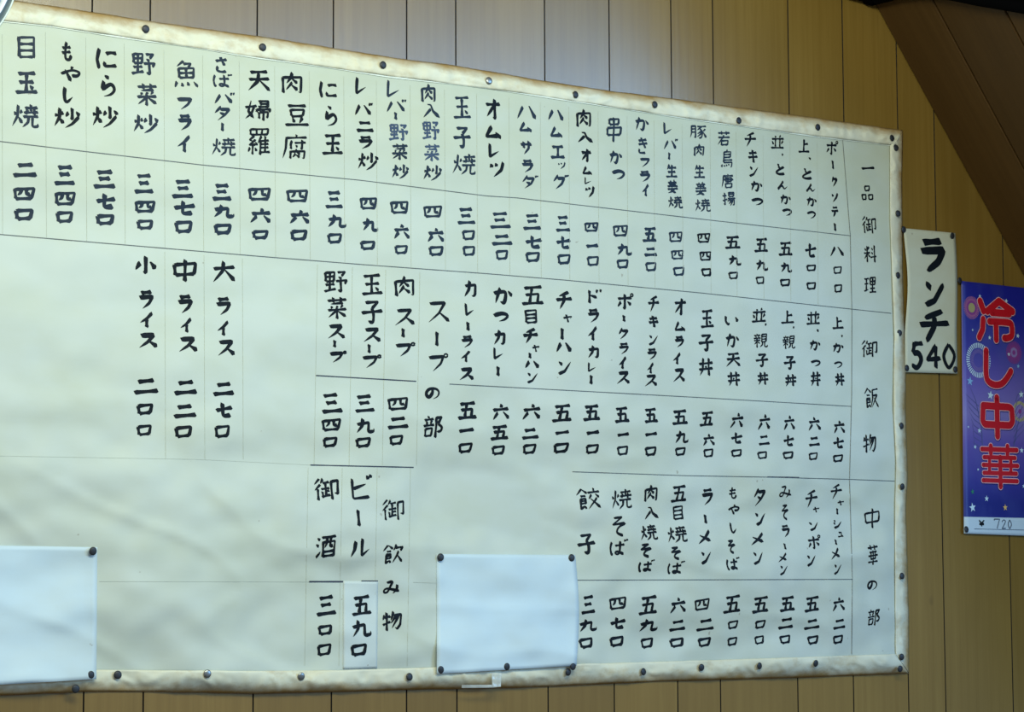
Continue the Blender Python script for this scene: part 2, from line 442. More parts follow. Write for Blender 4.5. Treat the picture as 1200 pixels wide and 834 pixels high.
# ------------------------------------------------------------------ brush lettering
# every glyph: strokes on a 100 x 100 grid (xxyy, y down); c curved; suffix > sweep, \ press, d dot, k hook; {X x0 y0 x1 y1} = glyph X in a box
SHI = '2502 0228>;2504 4824\\;1835 3834;1848 1890 3478k;1848 4046 4068;1858 4056;1868 4066;3275 4290d'
HI = '0830 1545d;3825 3038>;2405 2250 0590>;2452 3878d'
G = {
'一': '0550 9545', '二': '2020 7815;0585 9582', '三': '1812 8008;2548 7245;0590 9588',
'四': '0815 1490;0818 9412 8488;3818 3545 2262>;6218 6256 8056;1488 8686',
'五': '1510 8806;4810 3888;2045 7542 7088;0592 9690', '六': '5005 5528d;0840 9236;3255 0595>;6252 9595\\',
'七': '0552 9538;4205 4285 5092 8588', '八': '3515 0590>;5512 9590\\',
'九': '3805 3550 0892>;0838 6830 6585 7592 9588 9570k', '〇': '1015 1888;1015 9010 8082;1885 8280', '口': '1015 1888;1015 9010 8082;1885 8280',
'上': '4808 4888;4842 8238;0590 9588', '大': '0838 9232;5005 4545 0892>;5040 9292\\', '小': '5005 5090 3882k;2535 0570>;7032 9570\\',
'中': '1025 1572;1025 9020 8568;1570 8566;5002 5098', '玉': '1512 8508;5012 4888;2048 8045;0592 9588;6462 7878d',
'天': '1512 8508;0845 9240;5012 4550 0592>;5045 9592\\', '入': '4838 0892>;3008 4810 6050 9892\\',
'子': '2210 7808 5035;c5035 5860 5592 3585k;0552 9547', '目': '1505 1892;1508 8505 8595;1835 8233;1862 8260;1890 8288',
'品': '{口 25 0 75 40}{口 0 55 44 98}{口 56 55 100 98}', '肉': '1228 1595;1228 8824 8692 7688k;5205 4528 2852>;4832 7252\\;5048 2582>;4860 7582\\',
'豆': '1510 8508;2528 2855;2528 7826 7252;2855 7252;3262 4082d;7060 5885>;0592 9590', '生': '3005 1540>;2528 8525;5005 5090;2058 8055;0592 9590',
'料': '1015 2030d;4210 3228>;0545 5042;2805 2895;2848 0875>;3248 4868\\;6015 7228d;5838 7050d;5268 9862;8402 8498',
'理': '0515 3812;0845 3642;2215 2278;0585 4075>;5010 5250;5010 9207 8848;5230 8828;5250 8848;7010 7090;5270 9068;4592 9890',
'御': '2502 0525>;2828 0552>;1845 1895;4005 3025>;3822 6218;3248 6445;4822 4878;4860 6258;3458 3682;3282 6475;7018 7098;7018 9515 9372 8068k',
'飯': SHI + ';5812 9508;5812 5850 4592>;6038 9035 5292>;6545 9992\\', '飲': SHI + ';6505 5232>;6020 9518 8535;7535 7055 5092>;7255 9892\\',
'餃': SHI + ';7502 7515;5022 9820;6530 5248>;8028 9545\\;8545 5092>;5848 9892\\',
'物': '1515 0538>;1230 4225;2502 2595;0565 4252;6002 4545>;5822 9520 8872 7592 6582k;7022 4560>;8222 5085>',
'華': '0518 9515;3205 3228;6805 6828;1538 8536;3038 3272;7036 7070;0555 9553;2872 7270;0884 9282;5030 5099',
'の': 'c5020 4850 3080 1270 0845 2520 5515 8225 9550 8580 5598>',
'部': '2502 2512;0518 5015;1522 2038d;4220 3540>;0245 5242;1258 1292;1258 4556 4288;1290 4288;6210 6298;6212 9008 7038;c7038 9055 8572 6872k',
'み': 'c1815 5012 4238 2878 1082 0568 2055 5565 9880;c8235 8265 6095>', '並': '3002 3815d;7000 6015>;0825 9222;3525 3585;6525 6585;1240 2265d;8838 7562>;0590 9588',
'若': '0515 9512;3202 3225;6802 6825;0545 9542;5028 4045 0592>;3565 3595;3565 8562 8292;3592 8290',
'鳥': '4802 3812>;2215 2268;2215 7513 7342;2228 7226;2242 7240;2256 9055;2268 8866 8590 7592k;1278 0592d;2880 3090d;4278 4888d;5876 6684d',
'唐': '5002 5012;1015 9212;1215 1055 0095>;2530 8028 7852;1842 9540;2854 7652;5022 5065;3070 3298;3070 8268 7895;3296 7894',
'揚': '0528 3525;2005 2088 0880k;0562 3850;5005 5232;5005 8803 8530;5217 8515;5232 8530;4245 9843;5548 4070>;5258 9256 8890 7592k;6860 4885>;8058 5898>',
'豚': '1008 1060 0295>;1010 3508 3592 2585k;1232 3430;1255 3453;4512 9810;7212 4538>;c6028 7550 7285 6095 5588k;7045 4565>;7558 4588>;9230 7848>;7850 9992\\',
'姜': '3002 3812d;7000 6012>;1218 8816;2032 8030;0546 9544;5018 5046;4850 3578 8095\\;6860 4585 1095>;0568 9562',
'焼': HI + ';4815 9512;7002 7030;4535 9832;5822 5645>;8220 8245;4252 9850;6252 6075 4095>;7852 7888 8592 9890 9878k',
'串': '2510 2530;2510 7808 7528;2530 7528;1245 1472;1245 9042 8670;1472 8670;5002 5099',
'野': '0508 0848;0508 4506 4246;0827 4225;0848 4246;2508 2588;0665 4562;0092 5082;5808 9206 7525;6028 7538d;5048 9845 8862;7248 7595 6088k',
'菜': '0515 9512;3202 3225;6802 6825;8028 2032>;2040 2850d;4838 5248d;8035 6850>;0560 9557;5048 5099;4862 0892>;5262 9590\\',
'炒': HI + ';7002 7055 6250k;5525 4545>;8520 9840d;9545 7080 4598>',
'腐': '5202 5212;1015 9512;1215 1055 0095>;3525 2545>;3035 3060;4535 9033;7522 7558 6852k;5042 5850d;3068 3098;3068 8866 8695 7892k;5560 4575>;5570 7080\\;5278 4092>;5482 7092\\',
'婦': '2205 1255 3588\\;3530 2565 0290>;0038 4530;5208 9205 9035;5521 9019;5235 9033;4548 4560;4548 9845 9358;5560 5690;5560 8858 8685 8080k;7245 7299',
'羅': '1205 1425;1205 8803 8523;1425 8523;3605 3824;6204 6023;2830 0845 2550>;3542 0862 3560;3552 4265d;2262 2298;1272 0588>;3272 4085d;6028 4555>;5545 5598;7530 7545;5548 9245;5560 9058;5574 9072;7548 7590;5590 9888',
'魚': '4002 1522>;3812 6810 5825;2028 2262;2028 8026 7860;2244 7842;2262 7860;4828 5060;1275 0595>;3278 3592d;5576 6090d;7874 9592d',
'親': '2502 2510;0512 4810;1518 2028d;3816 3228>;0232 5030;0548 4846;2632 2698;2655 0575>;2855 4570d;5808 5860;5808 9205 8858;5825 8823;5842 8840;5860 8858;6562 6280 4595>;7862 7888 8595 9892 9880k',
'丼': '0532 9528;0562 9558;3202 3065 1095>;6802 6898;4542 5252d',
'酒': '0812 2022d;0238 1548d;0892 2568>;3010 9808;3530 3895;3530 9528 9292;5510 5535 4555>;7210 7048 8550;3872 9270;3890 9288',
'ポ': '0530 9028;4805 4890 3582k;2550 0578>;6548 8870\\;o921009', 'ー': '5005 5095', 'ク': '3805 0852>;3525 8522 6060 2095>', 'ソ': '1515 3040d;8510 7050 3095>',
'テ': '2010 8008;0540 9538;5240 4570 2595>', 'チ': '7505 2025>;0545 9542;5020 5050 2595>', 'キ': '1030 8525;0560 9555;4205 6098', 'ン': '1015 3535d;0888 5075 9520>',
'レ': '2005 2090 9055>', 'バ': '3020 0590>;5515 9085\\;8002 8815d;9202 9912d', 'フ': '1015 8812 7055 3095>', 'ラ': '1812 8008;1038 8835 7070 3098>',
'イ': '8505 5040 0565>;5042 5098', 'オ': '0530 9528;6005 6092 4585k;5535 0882>', 'ム': '4505 1580 8075;6550 9592d', 'ツ': '1020 2042d;4015 5035d;9010 8055 3595>',
'ッ': '1020 2042d;4015 5035d;9010 8055 3595>', 'エ': '1515 8512;5015 5085;0588 9585', 'ャ': '0545 9032 7555>;3010 5595', 'グ': '3505 0545>;3025 7522 6060 2095>;8002 8815d;9300 9912d',
'サ': '0530 9528;3010 3055;7005 7055 3098>', 'ダ': '3505 0548>;3022 7520 6060 2095>;2848 5562d;8300 9014d;9500 9910d', 'ニ': '2020 8018;0585 9582', 'タ': '3805 0548>;3522 8820 6560 2598>;3245 6562d',
'カ': '1032 8828 8585 7095 6088k;4505 4055 0895>', 'ド': '3002 3098;3238 7058d;6502 7520d;8500 9515d', 'ハ': '3020 0585>;6015 9590\\', 'シ': '1515 3028d;0840 2552d;1090 5578 9535>',
'ュ': '2520 7018 6585;0588 9585', 'メ': '8005 5055 0595>;2032 8280\\', 'ス': '1512 8010 5055 0592>;5250 9592\\', 'プ': '0518 7815 6555 2595>;o921210',
'ビ': '1512 1585 2090 8588;1850 7535>;8002 8818d;9300 9914d', 'ル': '3015 2555 0590>;6005 6090 9860>',
'と': '3005 4045;c8532 4552 1078 4095 8892', 'ん': 'c5005 2555 0595;c0595 3555 5070 6592 9065>', 'か': 'c0535 5528 6545 5592 3585k;3505 1092>;7525 9555d', 'つ': 'c0530 5512 9035 7075 3592>',
'い': 'c1015 1260 3085 3570k;7525 9265\\', 'き': '1525 8018;1545 8838;3505 7565;c2570 2590 7592', 'に': '1510 0855 1892 2285k;c4530 6525 8828;c4265 4582 9080', 'ら': '3502 6015d;c3028 2560 2862 7042 9065 7088 3098>',
'さ': '1028 9018;4202 7555;c2560 2085 5595 8590', 'ば': 'c1512 0850 1592 2282k;3538 8535;c6010 6250 6085 4592 3580 5075 8595;8202 8815d;9500 9912d', 'も': 'c4005 3545 4085 7090 8268;1032 7528;0858 7552',
'や': 'c0548 5525 9038 8060 5558;5002 6018d;2522 5598\\', 'し': 'c3005 2560 4092 9060>', 'そ': '2510 7508 2042 9538;c9538 5555 4580 8098', '、': '2010 8090d',
'5': '3510 2545;c2548 6045 8070 5098 1585>;3512 9010', '4': '6505 1062 9558;6505 6598', '0': 'c5005 1550 5095 9050 5005', '7': '1522 1510 8512 5095', '2': 'c1525 5005 8525 1590;1590 9088',
'¥': '1505 5045;8505 5045;5045 5098;2052 8052;2070 8070',
}
def parse(ch):
    out = []
    s = G[ch]
    while '{' in s:
        i = s.index('{'); j = s.index('}')
        c, x0, y0, x1, y1 = s[i + 1:j].split()
        x0, y0, x1, y1 = map(float, (x0, y0, x1, y1))
        for kind, cur, pts in parse(c):
            out.append((kind, cur, [(x0 + px * (x1 - x0) / 100, y0 + py * (y1 - y0) / 100) for px, py in pts]))
        s = s[:i] + s[j + 1:]
    for st in s.split(';'):
        if not st: continue
        cur = st[0] == 'c'; kind = 'b'
        if st[0] == 'o':
            x, y, r = int(st[1:3]), int(st[3:5]), int(st[5:7])
            out.append(('o', True, [(x + r * math.cos(a * math.pi / 5), y + r * math.sin(a * math.pi / 5)) for a in range(11)])); continue
        if cur: st = st[1:]
        if st[-1] in '>\\dk': kind = st[-1]; st = st[:-1]
        out.append((kind, cur, [(int(t[:2]), int(t[2:])) for t in st.split()]))
    return out
def catmull(p, n=6):
    q = [p[0]] + list(p) + [p[-1]]; out = []
    for i in range(1, len(q) - 2):
        for k in range(n):
            t = k / n
            out.append(tuple(.5 * (2 * q[i][a] + (q[i + 1][a] - q[i - 1][a]) * t + (2 * q[i - 1][a] - 5 * q[i][a] + 4 * q[i + 1][a] - q[i + 2][a]) * t * t
                                   + (3 * q[i][a] - q[i - 1][a] - 3 * q[i + 1][a] + q[i + 2][a]) * t ** 3) for a in (0, 1)))
    out.append(tuple(p[-1])); return out
def lerpk(keys, t):
    for (a, va), (b, vb) in zip(keys, keys[1:]):
        if t <= b: return va + (vb - va) * (t - a) / (b - a)
    return keys[-1][1]
PROF = {
'b': [(0, .75), (.09, 1.12), (.3, .84), (.6, .78), (.85, 1.05), (.95, 1.15), (1, .6)],
'>': [(0, .75), (.10, 1.08), (.45, .95), (.8, .6), (1, .10)],
'\\': [(0, .35), (.2, .6), (.6, 1.05), (.82, 1.35), (1, .12)],
'd': [(0, .30), (.35, .85), (.75, 1.15), (1, .55)],
'k': [(0, .75), (.08, 1.03), (.5, .85), (.78, 1.0), (.88, .9), (1, .10)],
'o': [(0, .5), (1, .5)],
'g': [(0, 1), (1, 1)],
}
RND = random.Random(5)
def ribbon(pts, width, prof, verts, faces, put, wob=.0, cap=False, step=None):
    """pts in metres on a local plane; put(x, z) -> 3D"""
    d = [0]
    for a, b in zip(pts, pts[1:]): d.append(d[-1] + math.hypot(b[0] - a[0], b[1] - a[1]))
    L = d[-1]
    if L < 1e-6: return
    n = max(8, min(90, int(L / (step or max(width * .27, 1e-5)))))
    smp = []
    j = 0
    for i in range(n + 1):
        s = L * i / n
        while j < len(d) - 2 and d[j + 1] < s: j += 1
        t = (s - d[j]) / max(1e-9, d[j + 1] - d[j])
        smp.append((pts[j][0] + (pts[j + 1][0] - pts[j][0]) * t, pts[j][1] + (pts[j + 1][1] - pts[j][1]) * t))
    for _ in range(1):   # soften corners
        smp = [smp[0]] + [((smp[i - 1][0] + 2 * smp[i][0] + smp[i + 1][0]) / 4, (smp[i - 1][1] + 2 * smp[i][1] + smp[i + 1][1]) / 4) for i in range(1, n)] + [smp[-1]]
    b = len(verts)
    ph = RND.random() * 9
    for i, (x, z) in enumerate(smp):
        x0, z0 = smp[max(0, i - 1)]; x1, z1 = smp[min(n, i + 1)]
        tx, tz = x1 - x0, z1 - z0; l = math.hypot(tx, tz) or 1
        tx, tz = tx / l, tz / l
        t = i / n
        ww = width * .5 * lerpk(prof, t) * (1 + wob * math.sin(ph + t * 7))
        # brush ends are cut on the slant
        sk = 0
        if not cap:
            if i in (0, n): sk = .42 if abs(tz) > abs(tx) else -.42
        for e in (-1, 1):
            verts.append(put(x - tz * ww * e + tx * ww * sk * e, z + tx * ww * e + tz * ww * sk * e))
    for i in range(n):
        k = b + 2 * i; faces.append((k, k + 2, k + 3, k + 1))
    if cap:
        for (cx_, cz_) in (smp[0], smp[-1]):
            c0 = len(verts); verts.append(put(cx_, cz_))
            for a in range(17): verts.append(put(cx_ + width / 2 * math.cos(a * math.pi / 8), cz_ + width / 2 * math.sin(a * math.pi / 8)))
            for a in range(16): faces.append((c0, c0 + 1 + a, c0 + 2 + a))
def glyph(ch, px, py, wpx, hpx, th, verts, faces, surf, eps, shear=.07, cap=False, prof=None, jit=1.0, ext=0.0, profs=None):
    c = PS(px, py, surf)
    sx = (P(px + 1, py) - P(px - 1, py)).x / 2; sz = (P(px, py - 1) - P(px, py + 1)).z / 2
    W, H = wpx * sx, hpx * sz
    st = parse(ch)
    st = [(k, cu, catmull(p) if cu else p) for k, cu, p in st]
    X = [x for _, _, p in st for x, _ in p]; Y = [y for _, _, p in st for _, y in p]
    x0, x1, y0, y1 = min(X), max(X), min(Y), max(Y)
    ew, eh = max(1e-4, W - th * .8), max(1e-4, H - th * .8)
    kx = ew / (x1 - x0) if x1 - x0 > 8 else eh / 100
    ky = eh / (y1 - y0) if y1 - y0 > 8 else ew / 100
    if ch == 'ー': kx = ky
    if ch == '一': ky = kx
    mx, my = (x0 + x1) / 2, (y0 + y1) / 2
    n = len(st)
    fac = max(.68, 1.10 - .026 * n)
    for si, (kind, cu, p) in enumerate(st):
        jx, jy = (RND.uniform(-1, 1) * .012 * W * jit, RND.uniform(-1, 1) * .012 * H * jit)
        loc = [((x - mx) * kx + jx, -(y - my) * ky + jy) for x, y in p]
        loc = [(x, z + shear * x) for x, z in loc]
        wd = th * fac * (1 + RND.uniform(-.07, .07) * jit) + ext
        if ch in '〇口': wd *= 1.08
        if ch in '四目': wd *= .82
        if ch in 'みばそもや': wd *= .84
        if abs(p[-1][1] - p[0][1]) > abs(p[-1][0] - p[0][0]) * 1.5 and not prof: wd *= 1.14
        e_ = eps + si * .00001
        ribbon(loc, wd, prof or (profs or PROF)[kind], verts, faces,
               lambda x, z, e_=e_: (c.x + x, -(surf(c.x + x, c.z + z) + e_), c.z + z), 0 if cap else .05, cap, .0022 if cap else None)
BOLD = dict(PROF)
BOLD['b'] = [(0, .9), (.1, 1.05), (.5, .88), (.9, 1.08), (1, .8)]
BOLD['>'] = [(0, .75), (.12, 1.05), (.5, 1.05), (.85, .95), (.95, .8), (1, .35)]
BOLD['d'] = [(0, .5), (.3, 1.0), (.8, 1.1), (1, .8)]
INKS = [M['ink'], M['ink_mid'], M['ink_pale']]
def write(spec, name, par=None, surf=menu_h, weight=1.0, ink=0, pale=None, eps=.0007, shear=.095):
    """spec: 'char x y w h|...' in the photograph's pixels, laid on the sheet"""
    items = []
    for it in spec.split('|'):
        ch, x, y, ww, hh = it.split(); items.append((ch, float(x), float(y), float(ww), float(hh)))
    for k in range(1, len(items)):      # widely spaced characters are pieces of their own
        g0 = items[k][2] - items[k - 1][2] - items[k][4] / 2 - items[k - 1][4] / 2
        if g0 > 8.5 and pale is None:
            parts = spec.split('|')
            write('|'.join(parts[:k]), name, par, surf, weight, ink, None, eps, shear)
            return write('|'.join(parts[k:]), name, par, surf, weight, ink, None, eps, shear)
    v, f, mi = [], [], []
    col = .036 - .0095 * max(0, min(1, items[0][1] / 950))
    sz = (P(items[0][1], items[0][2] - 1) - P(items[0][1], items[0][2] + 1)).z / 2
    for k, (ch, x, y, ww, hh) in enumerate(items):
        th = .163 * weight * col
        if ch not in '、ー一': th = min(th, .205 * max(ww, hh) * sz)
        nf = len(f)
        glyph(ch, x, y, ww, hh, th, v, f, surf, eps, shear)
        idx = pale.get(k, ink) if pale else ink
        mi += [idx] * (len(f) - nf)
    return mm(name, v, f, INKS, par, midx=mi)

DISH = [  # (column, weight, ink)
('目 30.5 56 21 28|玉 31 97 29 27|焼 30 136 33 30', 1, 1),
('も 78 60 14 24|や 82 87 25 21|し 80 111 13 21|炒 78.6 138 33 27', 1, 0),
('に 125 69 26 26|ら 127 101 17 28|炒 123 137 32 28', 1, 0),
('野 168 75 30 27|菜 172 111 25 29|炒 171 145 31 25', 1, 1),
('魚 218 87 29 34|フ 216 122 18 15|ラ 216 144 17 20|イ 215 169 17 22', 1, 1),
('さ 259 75.5 15 20|ば 261 94 23 18|バ 263 115 25 15|タ 260 133 19 18|ー 260.5 149 3 12|焼 262 172 29 23', .85, 1),
('天 303.5 95 28 25|婦 302 129.5 32 26|羅 304 166 28 33', 1, 0),
('肉 342 97 25 27|豆 348 135 30 26|腐 345.5 172 30 31', 1, 0),
('に 384.6 105 22 21|ら 388 136 14 26|玉 390 169 26 24', 1, 0),
('レ 423 100.5 13 21|バ 426 128 23 17|ニ 427.5 148.5 22 12|ラ 428 167.5 17 16|炒 431 189 25 23', 1, 0),
('レ 461 103.5 15 21|バ 464.5 124 24 17|ー 463.5 136 3 11|野 467 155 23 20|菜 468.5 178 19 21|炒 469 201 20 19', .95, 1),
('肉 502 109 17 23|入 505.5 130 21 18|野 505 153 21 22|菜 506 179 19 22|炒 507 202.5 22 20', .95, 1),
('玉 541.5 126 22 26|子 541.5 161 22 25|焼 544 192.5 28 26', 1, 1),
('オ 577.5 127.5 19 26|ム 578 155 20 17|レ 579 176 13 18|ツ 582 198.5 17 20', 1.25, 0),
('ハ 617 132 22 18|ム 616 149 15 13|サ 616.5 173 15 18|ラ 618 195 14 16|ダ 621 213 19 17', 1, 1),
('ハ 651 135 19 15|ム 652 155 15 14|エ 653.5 178 18 15|ッ 658 194 9 9|グ 657 213 19 19', 1.05, 1),
('肉 684 138.5 17 23|入 686 161 20 14|オ 687 182 13 17|ム 688 200 12 11|レ 689 211.5 8 9|ツ 691 225 11 15', 1.1, 0),
('串 719.5 152 18 31|か 721.5 184 16 16|つ 724.5 205 16 12', 1.05, 1),
('か 752 145 17 17|き 753 170 12 20|フ 755 191 12 11|ラ 755.5 207 13 14|イ 756 223 9 16', 1, 1),
('レ 782.5 150 10 15|バ 786 169 17 14|ー 784 183 2 10|生 787 200 15 16|姜 788 218.6 14 17|焼 791 237 18 16', .95, 1),
('豚 818 154.6 20 16|肉 819 176 12 15|生 819.6 200.7 14 16|姜 821 221 14 17|焼 823 240.5 19 17', .9, 1),
('若 848 162 15 18|鳥 851.6 185.6 14 22|唐 852.4 212 15 18|揚 854 233.4 16 18', .9, 1),
('チ 879 163.7 15 18|キ 882 183 12 17|ン 883 200.7 11 13|か 886.4 218 14 13|つ 887 236.7 14 9', 1, 0),
('並 911 166 17 16|、 916.6 181 3 4|と 914 198 11 14|ん 917 217 12 11|か 920.4 233.4 13 12|つ 922 249 12 9', .95, 0),
('上 942 170.5 14 16|、 948.6 185.6 4 4|と 945.6 203 12 14|ん 950 220 11 10|か 951 236 12 12|つ 950.6 252 10 9', .95, 0),
('ポ 975 173 15 17|ー 975.8 193 2 12|ク 977.6 213 7 13|ソ 978 231.7 8 12|テ 978.3 248.5 9 13|ー 978.3 266 2 11', 1, 0),
]
PRICE1 = [
'二 29.5 199 30 16|四 28 227 26 16|〇 28 251.5 22 14', '三 76 205 27 23|四 76 232.6 25 17|〇 75.6 254.5 20 14', '三 122.7 209.7 28 21|七 124 235 25 19|〇 123 257.5 21 13',
'三 169 215 25 22|四 170 242 25 15|〇 170 263.4 19 12', '三 214.6 221 27 21|七 216 243 27 18|〇 215 266 21 15', '三 260 225 25 19|九 262.7 247 26 17|〇 261 268.4 21 13',
'四 304 227.3 27 16|六 305.8 252 26 20|〇 305 275 19 11', '四 348.6 229.5 26 16|六 351.4 253.7 25 19|〇 350 275.6 19 13', '三 391.4 234 23 20|九 395 258.8 23 17|〇 392 279.4 17 12',
'四 431.7 238.4 21 15|九 433.7 263 20 17|〇 431 287.5 17 11', '四 468 243 22 16|六 470.7 271 20 20|〇 470 292.5 15 11', '四 506.8 248 22 15|六 510.6 275 21 19|〇 511 294 17 12',
'三 546 253 23 19|〇 549 275.6 15 12|〇 549.6 294 15 12', '三 586 258 25 19|二 588 281 25 12|〇 588 298.8 14 12', '三 623.8 259.7 22 18|七 625 283 20 16|〇 624 301.3 16 12',
'三 659.8 262 18 18|七 660.3 283.4 18 16|〇 661 303.8 15 12', '四 693 266 17 12|一 694 288 16 4|〇 695 306 14 12', '四 727 270.3 18 14|九 731.6 292 18 15|〇 729.6 309.3 14 11',
'五 761.3 274.8 18 17|二 762.3 295 17 10|〇 762.6 312.6 13 11', '四 792 277.4 17 13|四 793.8 298.5 15 12|〇 795.3 318 13 11',
'四 824.4 278.8 16 12|四 826.4 300 15 12|〇 827.7 319 12 10', '五 858.4 283.9 19 15|九 861.2 304.8 15 13|〇 859.2 322.9 11 9', '五 892 287 17 16|九 892.7 310.3 14 14|〇 890.7 328.4 10 9',
'五 920.4 291.4 17 16|九 921.4 312.8 14 13|〇 920 331 12 9', '七 949.6 292.7 14 17|〇 950.4 314 11 8|〇 950.6 335 11 9', '八 980.9 294.4 16 13|〇 981.4 316.6 9 9|〇 982 338 9 10']
ROW2 = [
('上 981.4 377.8 14 15|、 986.4 393.4 3 4|か 982 407.3 13 12|つ 982 427.4 10 8|丼 984 444.6 12 17', .95), ('並 953 372 17 16|、 958 387 4 4|か 955 404 14 13|つ 955.7 425.7 12 8|丼 955.7 443.8 13 19', 1),
('上 922.7 370.8 17 16|、 929.7 383.4 3 4|親 924 401 16 17|子 925.4 425 15 16|丼 926.4 445.6 14 16', .95), ('並 889.4 369 17 17|、 897 380 3 4|親 891 399 17 18|子 892.7 422 16 16|丼 893.7 443.3 14 17', .95),
('い 857.4 375 15 12|か 858 398.5 16 17|天 859.2 421.6 18 17|丼 859.7 443.8 16 19', 1), ('玉 828.2 373.3 17 21|子 827 401.5 19 20|丼 827 430 18 23', 1.1),
('オ 797 359 15 21|ム 796.6 382.4 14 13|ラ 795.8 400.5 12 14|イ 792.8 420.3 10 15|ス 795.8 440 15 16', 1.1), ('チ 765.6 356 15 20|キ 765.6 376.6 13 16|ン 765.6 398 12 13|ラ 763.8 415.3 12 14|イ 761.8 431.6 9 14|ス 763 446 16 14', 1),
('ポ 732.8 352.7 20 20|ー 731 373 3 10|ク 730.3 391 12 14|ラ 730.8 408.8 12 14|イ 729 425.3 10 16|ス 730.3 443 17 15', 1.15), ('ド 697.6 347 16 18|ラ 695 370.3 14 17|イ 693.8 391.2 12 18|カ 695 412 13 16|レ 693.8 429.6 9 12|ー 692.5 445 3 13', 1.1),
('チ 661 352 20 22|ャ 665 373 11 11|ー 658.5 391 3 16|ハ 660.6 407 19 14|ン 661.6 430.4 16 17', 1.15), ('五 624 346 26 22|目 622 371 14 18|チ 621.5 393.7 19 19|ャ 627.6 408 9 10|ー 620.8 416.5 2 9|ハ 623.3 427 18 11|ン 623.8 442.2 13 13', 1.1),
('か 589.3 346 23 21|つ 586.8 371.6 19 12|カ 585 395 14 19|レ 584.2 413.4 12 15|ー 583.5 434.7 3 14', 1.2), ('カ 550.7 338.3 15 21|レ 550.2 362.2 11 16|ー 548.2 382.4 3 13|ラ 547.2 400.5 14 15|イ 545.2 417.7 12 15|ス 547 438.4 19 15', 1.1),
('肉 473.5 335.3 23 26|ス 474.3 371.8 24 20|ー 472.2 390 3 13|プ 475.5 409.6 24 18', 1), ('玉 435.7 333.2 26 25|子 435.7 365.5 26 27|ス 435.7 392.7 22 17|ー 432.4 408.3 3 13|プ 435.7 423.4 23 17', 1),
('野 393 330 28 26|菜 394.7 361 24 28|ス 394 389 22 17|ー 392 402.8 3 11|プ 396 418 21 15', 1),
('大 262.5 317.8 28 27|ラ 261.7 359.3 18 22|イ 261 385 15 19|ス 265 408 23 19', 1.05), ('中 216.4 317 28 29|ラ 216.6 356.8 18 23|イ 217.6 381.5 15 19|ス 220.4 404 24 18', 1.1), ('小 170.5 310.2 27 23|ラ 171 351.8 18 23|イ 171 375 17 20|ス 173.5 399.6 24 18', 1.1)]
PRICE2 = ['五 547.2 480.8 25 20|一 546.4 504 20 4|〇 545.2 524.8 17 12', '六 586.8 482 22 21|五 585 506.7 24 17|〇 583.7 527.4 16 11', '六 623.3 482 21 20|二 621.3 508 21 12|〇 620.3 526 15 12',
'五 659 483.8 23 20|一 658.5 506.7 17 4|〇 657.3 524.8 17 12', '五 693.3 483.3 21 18|一 694.6 506.7 16 4|〇 693.8 526 14 11', '五 728.6 485.8 19 18|一 730.3 509 15 4|〇 729.6 527.9 13 11',
'五 762.6 486.5 18 17|一 763 508.5 16 4|〇 762.6 528.6 14 11', '五 796.6 488.8 20 17|九 798.8 511.5 16 16|〇 797 529 13 10', '五 828.2 490.5 17 17|六 830.2 514.9 15 16|〇 830.2 530.8 11 10',
'六 864.2 492.2 16 19|七 863 512.6 14 14|〇 863 530.8 12 9', '六 895.7 494.2 14 20|二 895.2 515.6 14 11|〇 893.2 533.3 11 9', '六 924.7 495 14 19|七 924.2 515.6 13 14|〇 923.4 533.3 12 9',
'六 954.4 496.2 15 18|二 954.2 517 14 10|〇 952.9 534.5 10 9', '六 983.4 499.8 15 17|七 982.6 518.2 14 14|〇 981.9 537 12 9',
'四 466.4 473 23 16|二 466 495.2 26 13|〇 464.2 515.6 16 12', '三 427 472.5 25 20|九 428.2 498.2 22 19|〇 425.6 518.4 17 12', '三 388.6 472 26 23|四 388.4 497.7 23 15|〇 386.6 518 17 12',
'二 262 455.6 27 15|七 262.5 479.7 22 19|〇 260.5 505.6 18 15', '二 217.6 453.8 29 16|二 217 481.4 28 15|〇 215 506 19 14', '二 171 452.5 30 17|〇 169.6 479.5 19 13|〇 169 504 17 13']
ROW3 = [('チ 980 576 15 18|ャ 985 589 8 7|ー 980.9 599 2 9|シ 981.4 613.5 12 11|ュ 984.6 626 8 6|ー 979.3 635 2 8|メ 978.3 648.7 11 14|ン 981.4 666.4 10 13', .9), ('チ 950.6 584.5 16 21|ャ 956 597 8 8|ン 953.7 616 12 11|ポ 954.4 635 16 17|ン 950.6 656.3 12 14', 1),
('み 920.4 576.4 16 15|そ 919.6 600.4 9 19|ラ 920.4 622.3 10 15|ー 919.6 640 2 9|メ 916.6 653.3 11 11|ン 918.4 667.6 10 12', .95), ('タ 889.4 582.7 14 22|ン 890.7 607.4 13 16|メ 886.4 631.4 16 15|ン 888.7 653.3 13 16', 1.1),
('も 858.4 577 9 15|や 859.2 597 14 14|し 859.2 618 8 14|そ 857.2 640.7 9 17|ば 858.7 660 15 16', .95), ('ラ 828.5 582.7 14 20|ー 826.4 608 3 13|メ 824.7 629.3 16 17|ン 827.2 652.8 13 16', 1.15),
('五 795.8 578.2 20 19|目 794 601 12 18|焼 793.3 626 23 21|そ 792 648.2 12 16|ば 791.5 664.6 18 16', 1), ('肉 762.6 577.7 15 21|入 763 601 18 16|焼 759.8 623.6 21 20|そ 756.8 645 13 17|ば 757.5 662.6 18 15', 1),
('焼 727.8 584.8 25 25|そ 725.3 616.8 15 24|ば 724.5 640.7 19 20', 1), ('餃 689.3 584 28 27|子 687.5 637.4 21 24', 1.1), ('ビ 424.4 570 26 30|ー 420 606.5 4 22|ル 421.9 641 24 23', 1.05), ('御 382 573 30 29|酒 381.6 640.6 26 27', 1)]
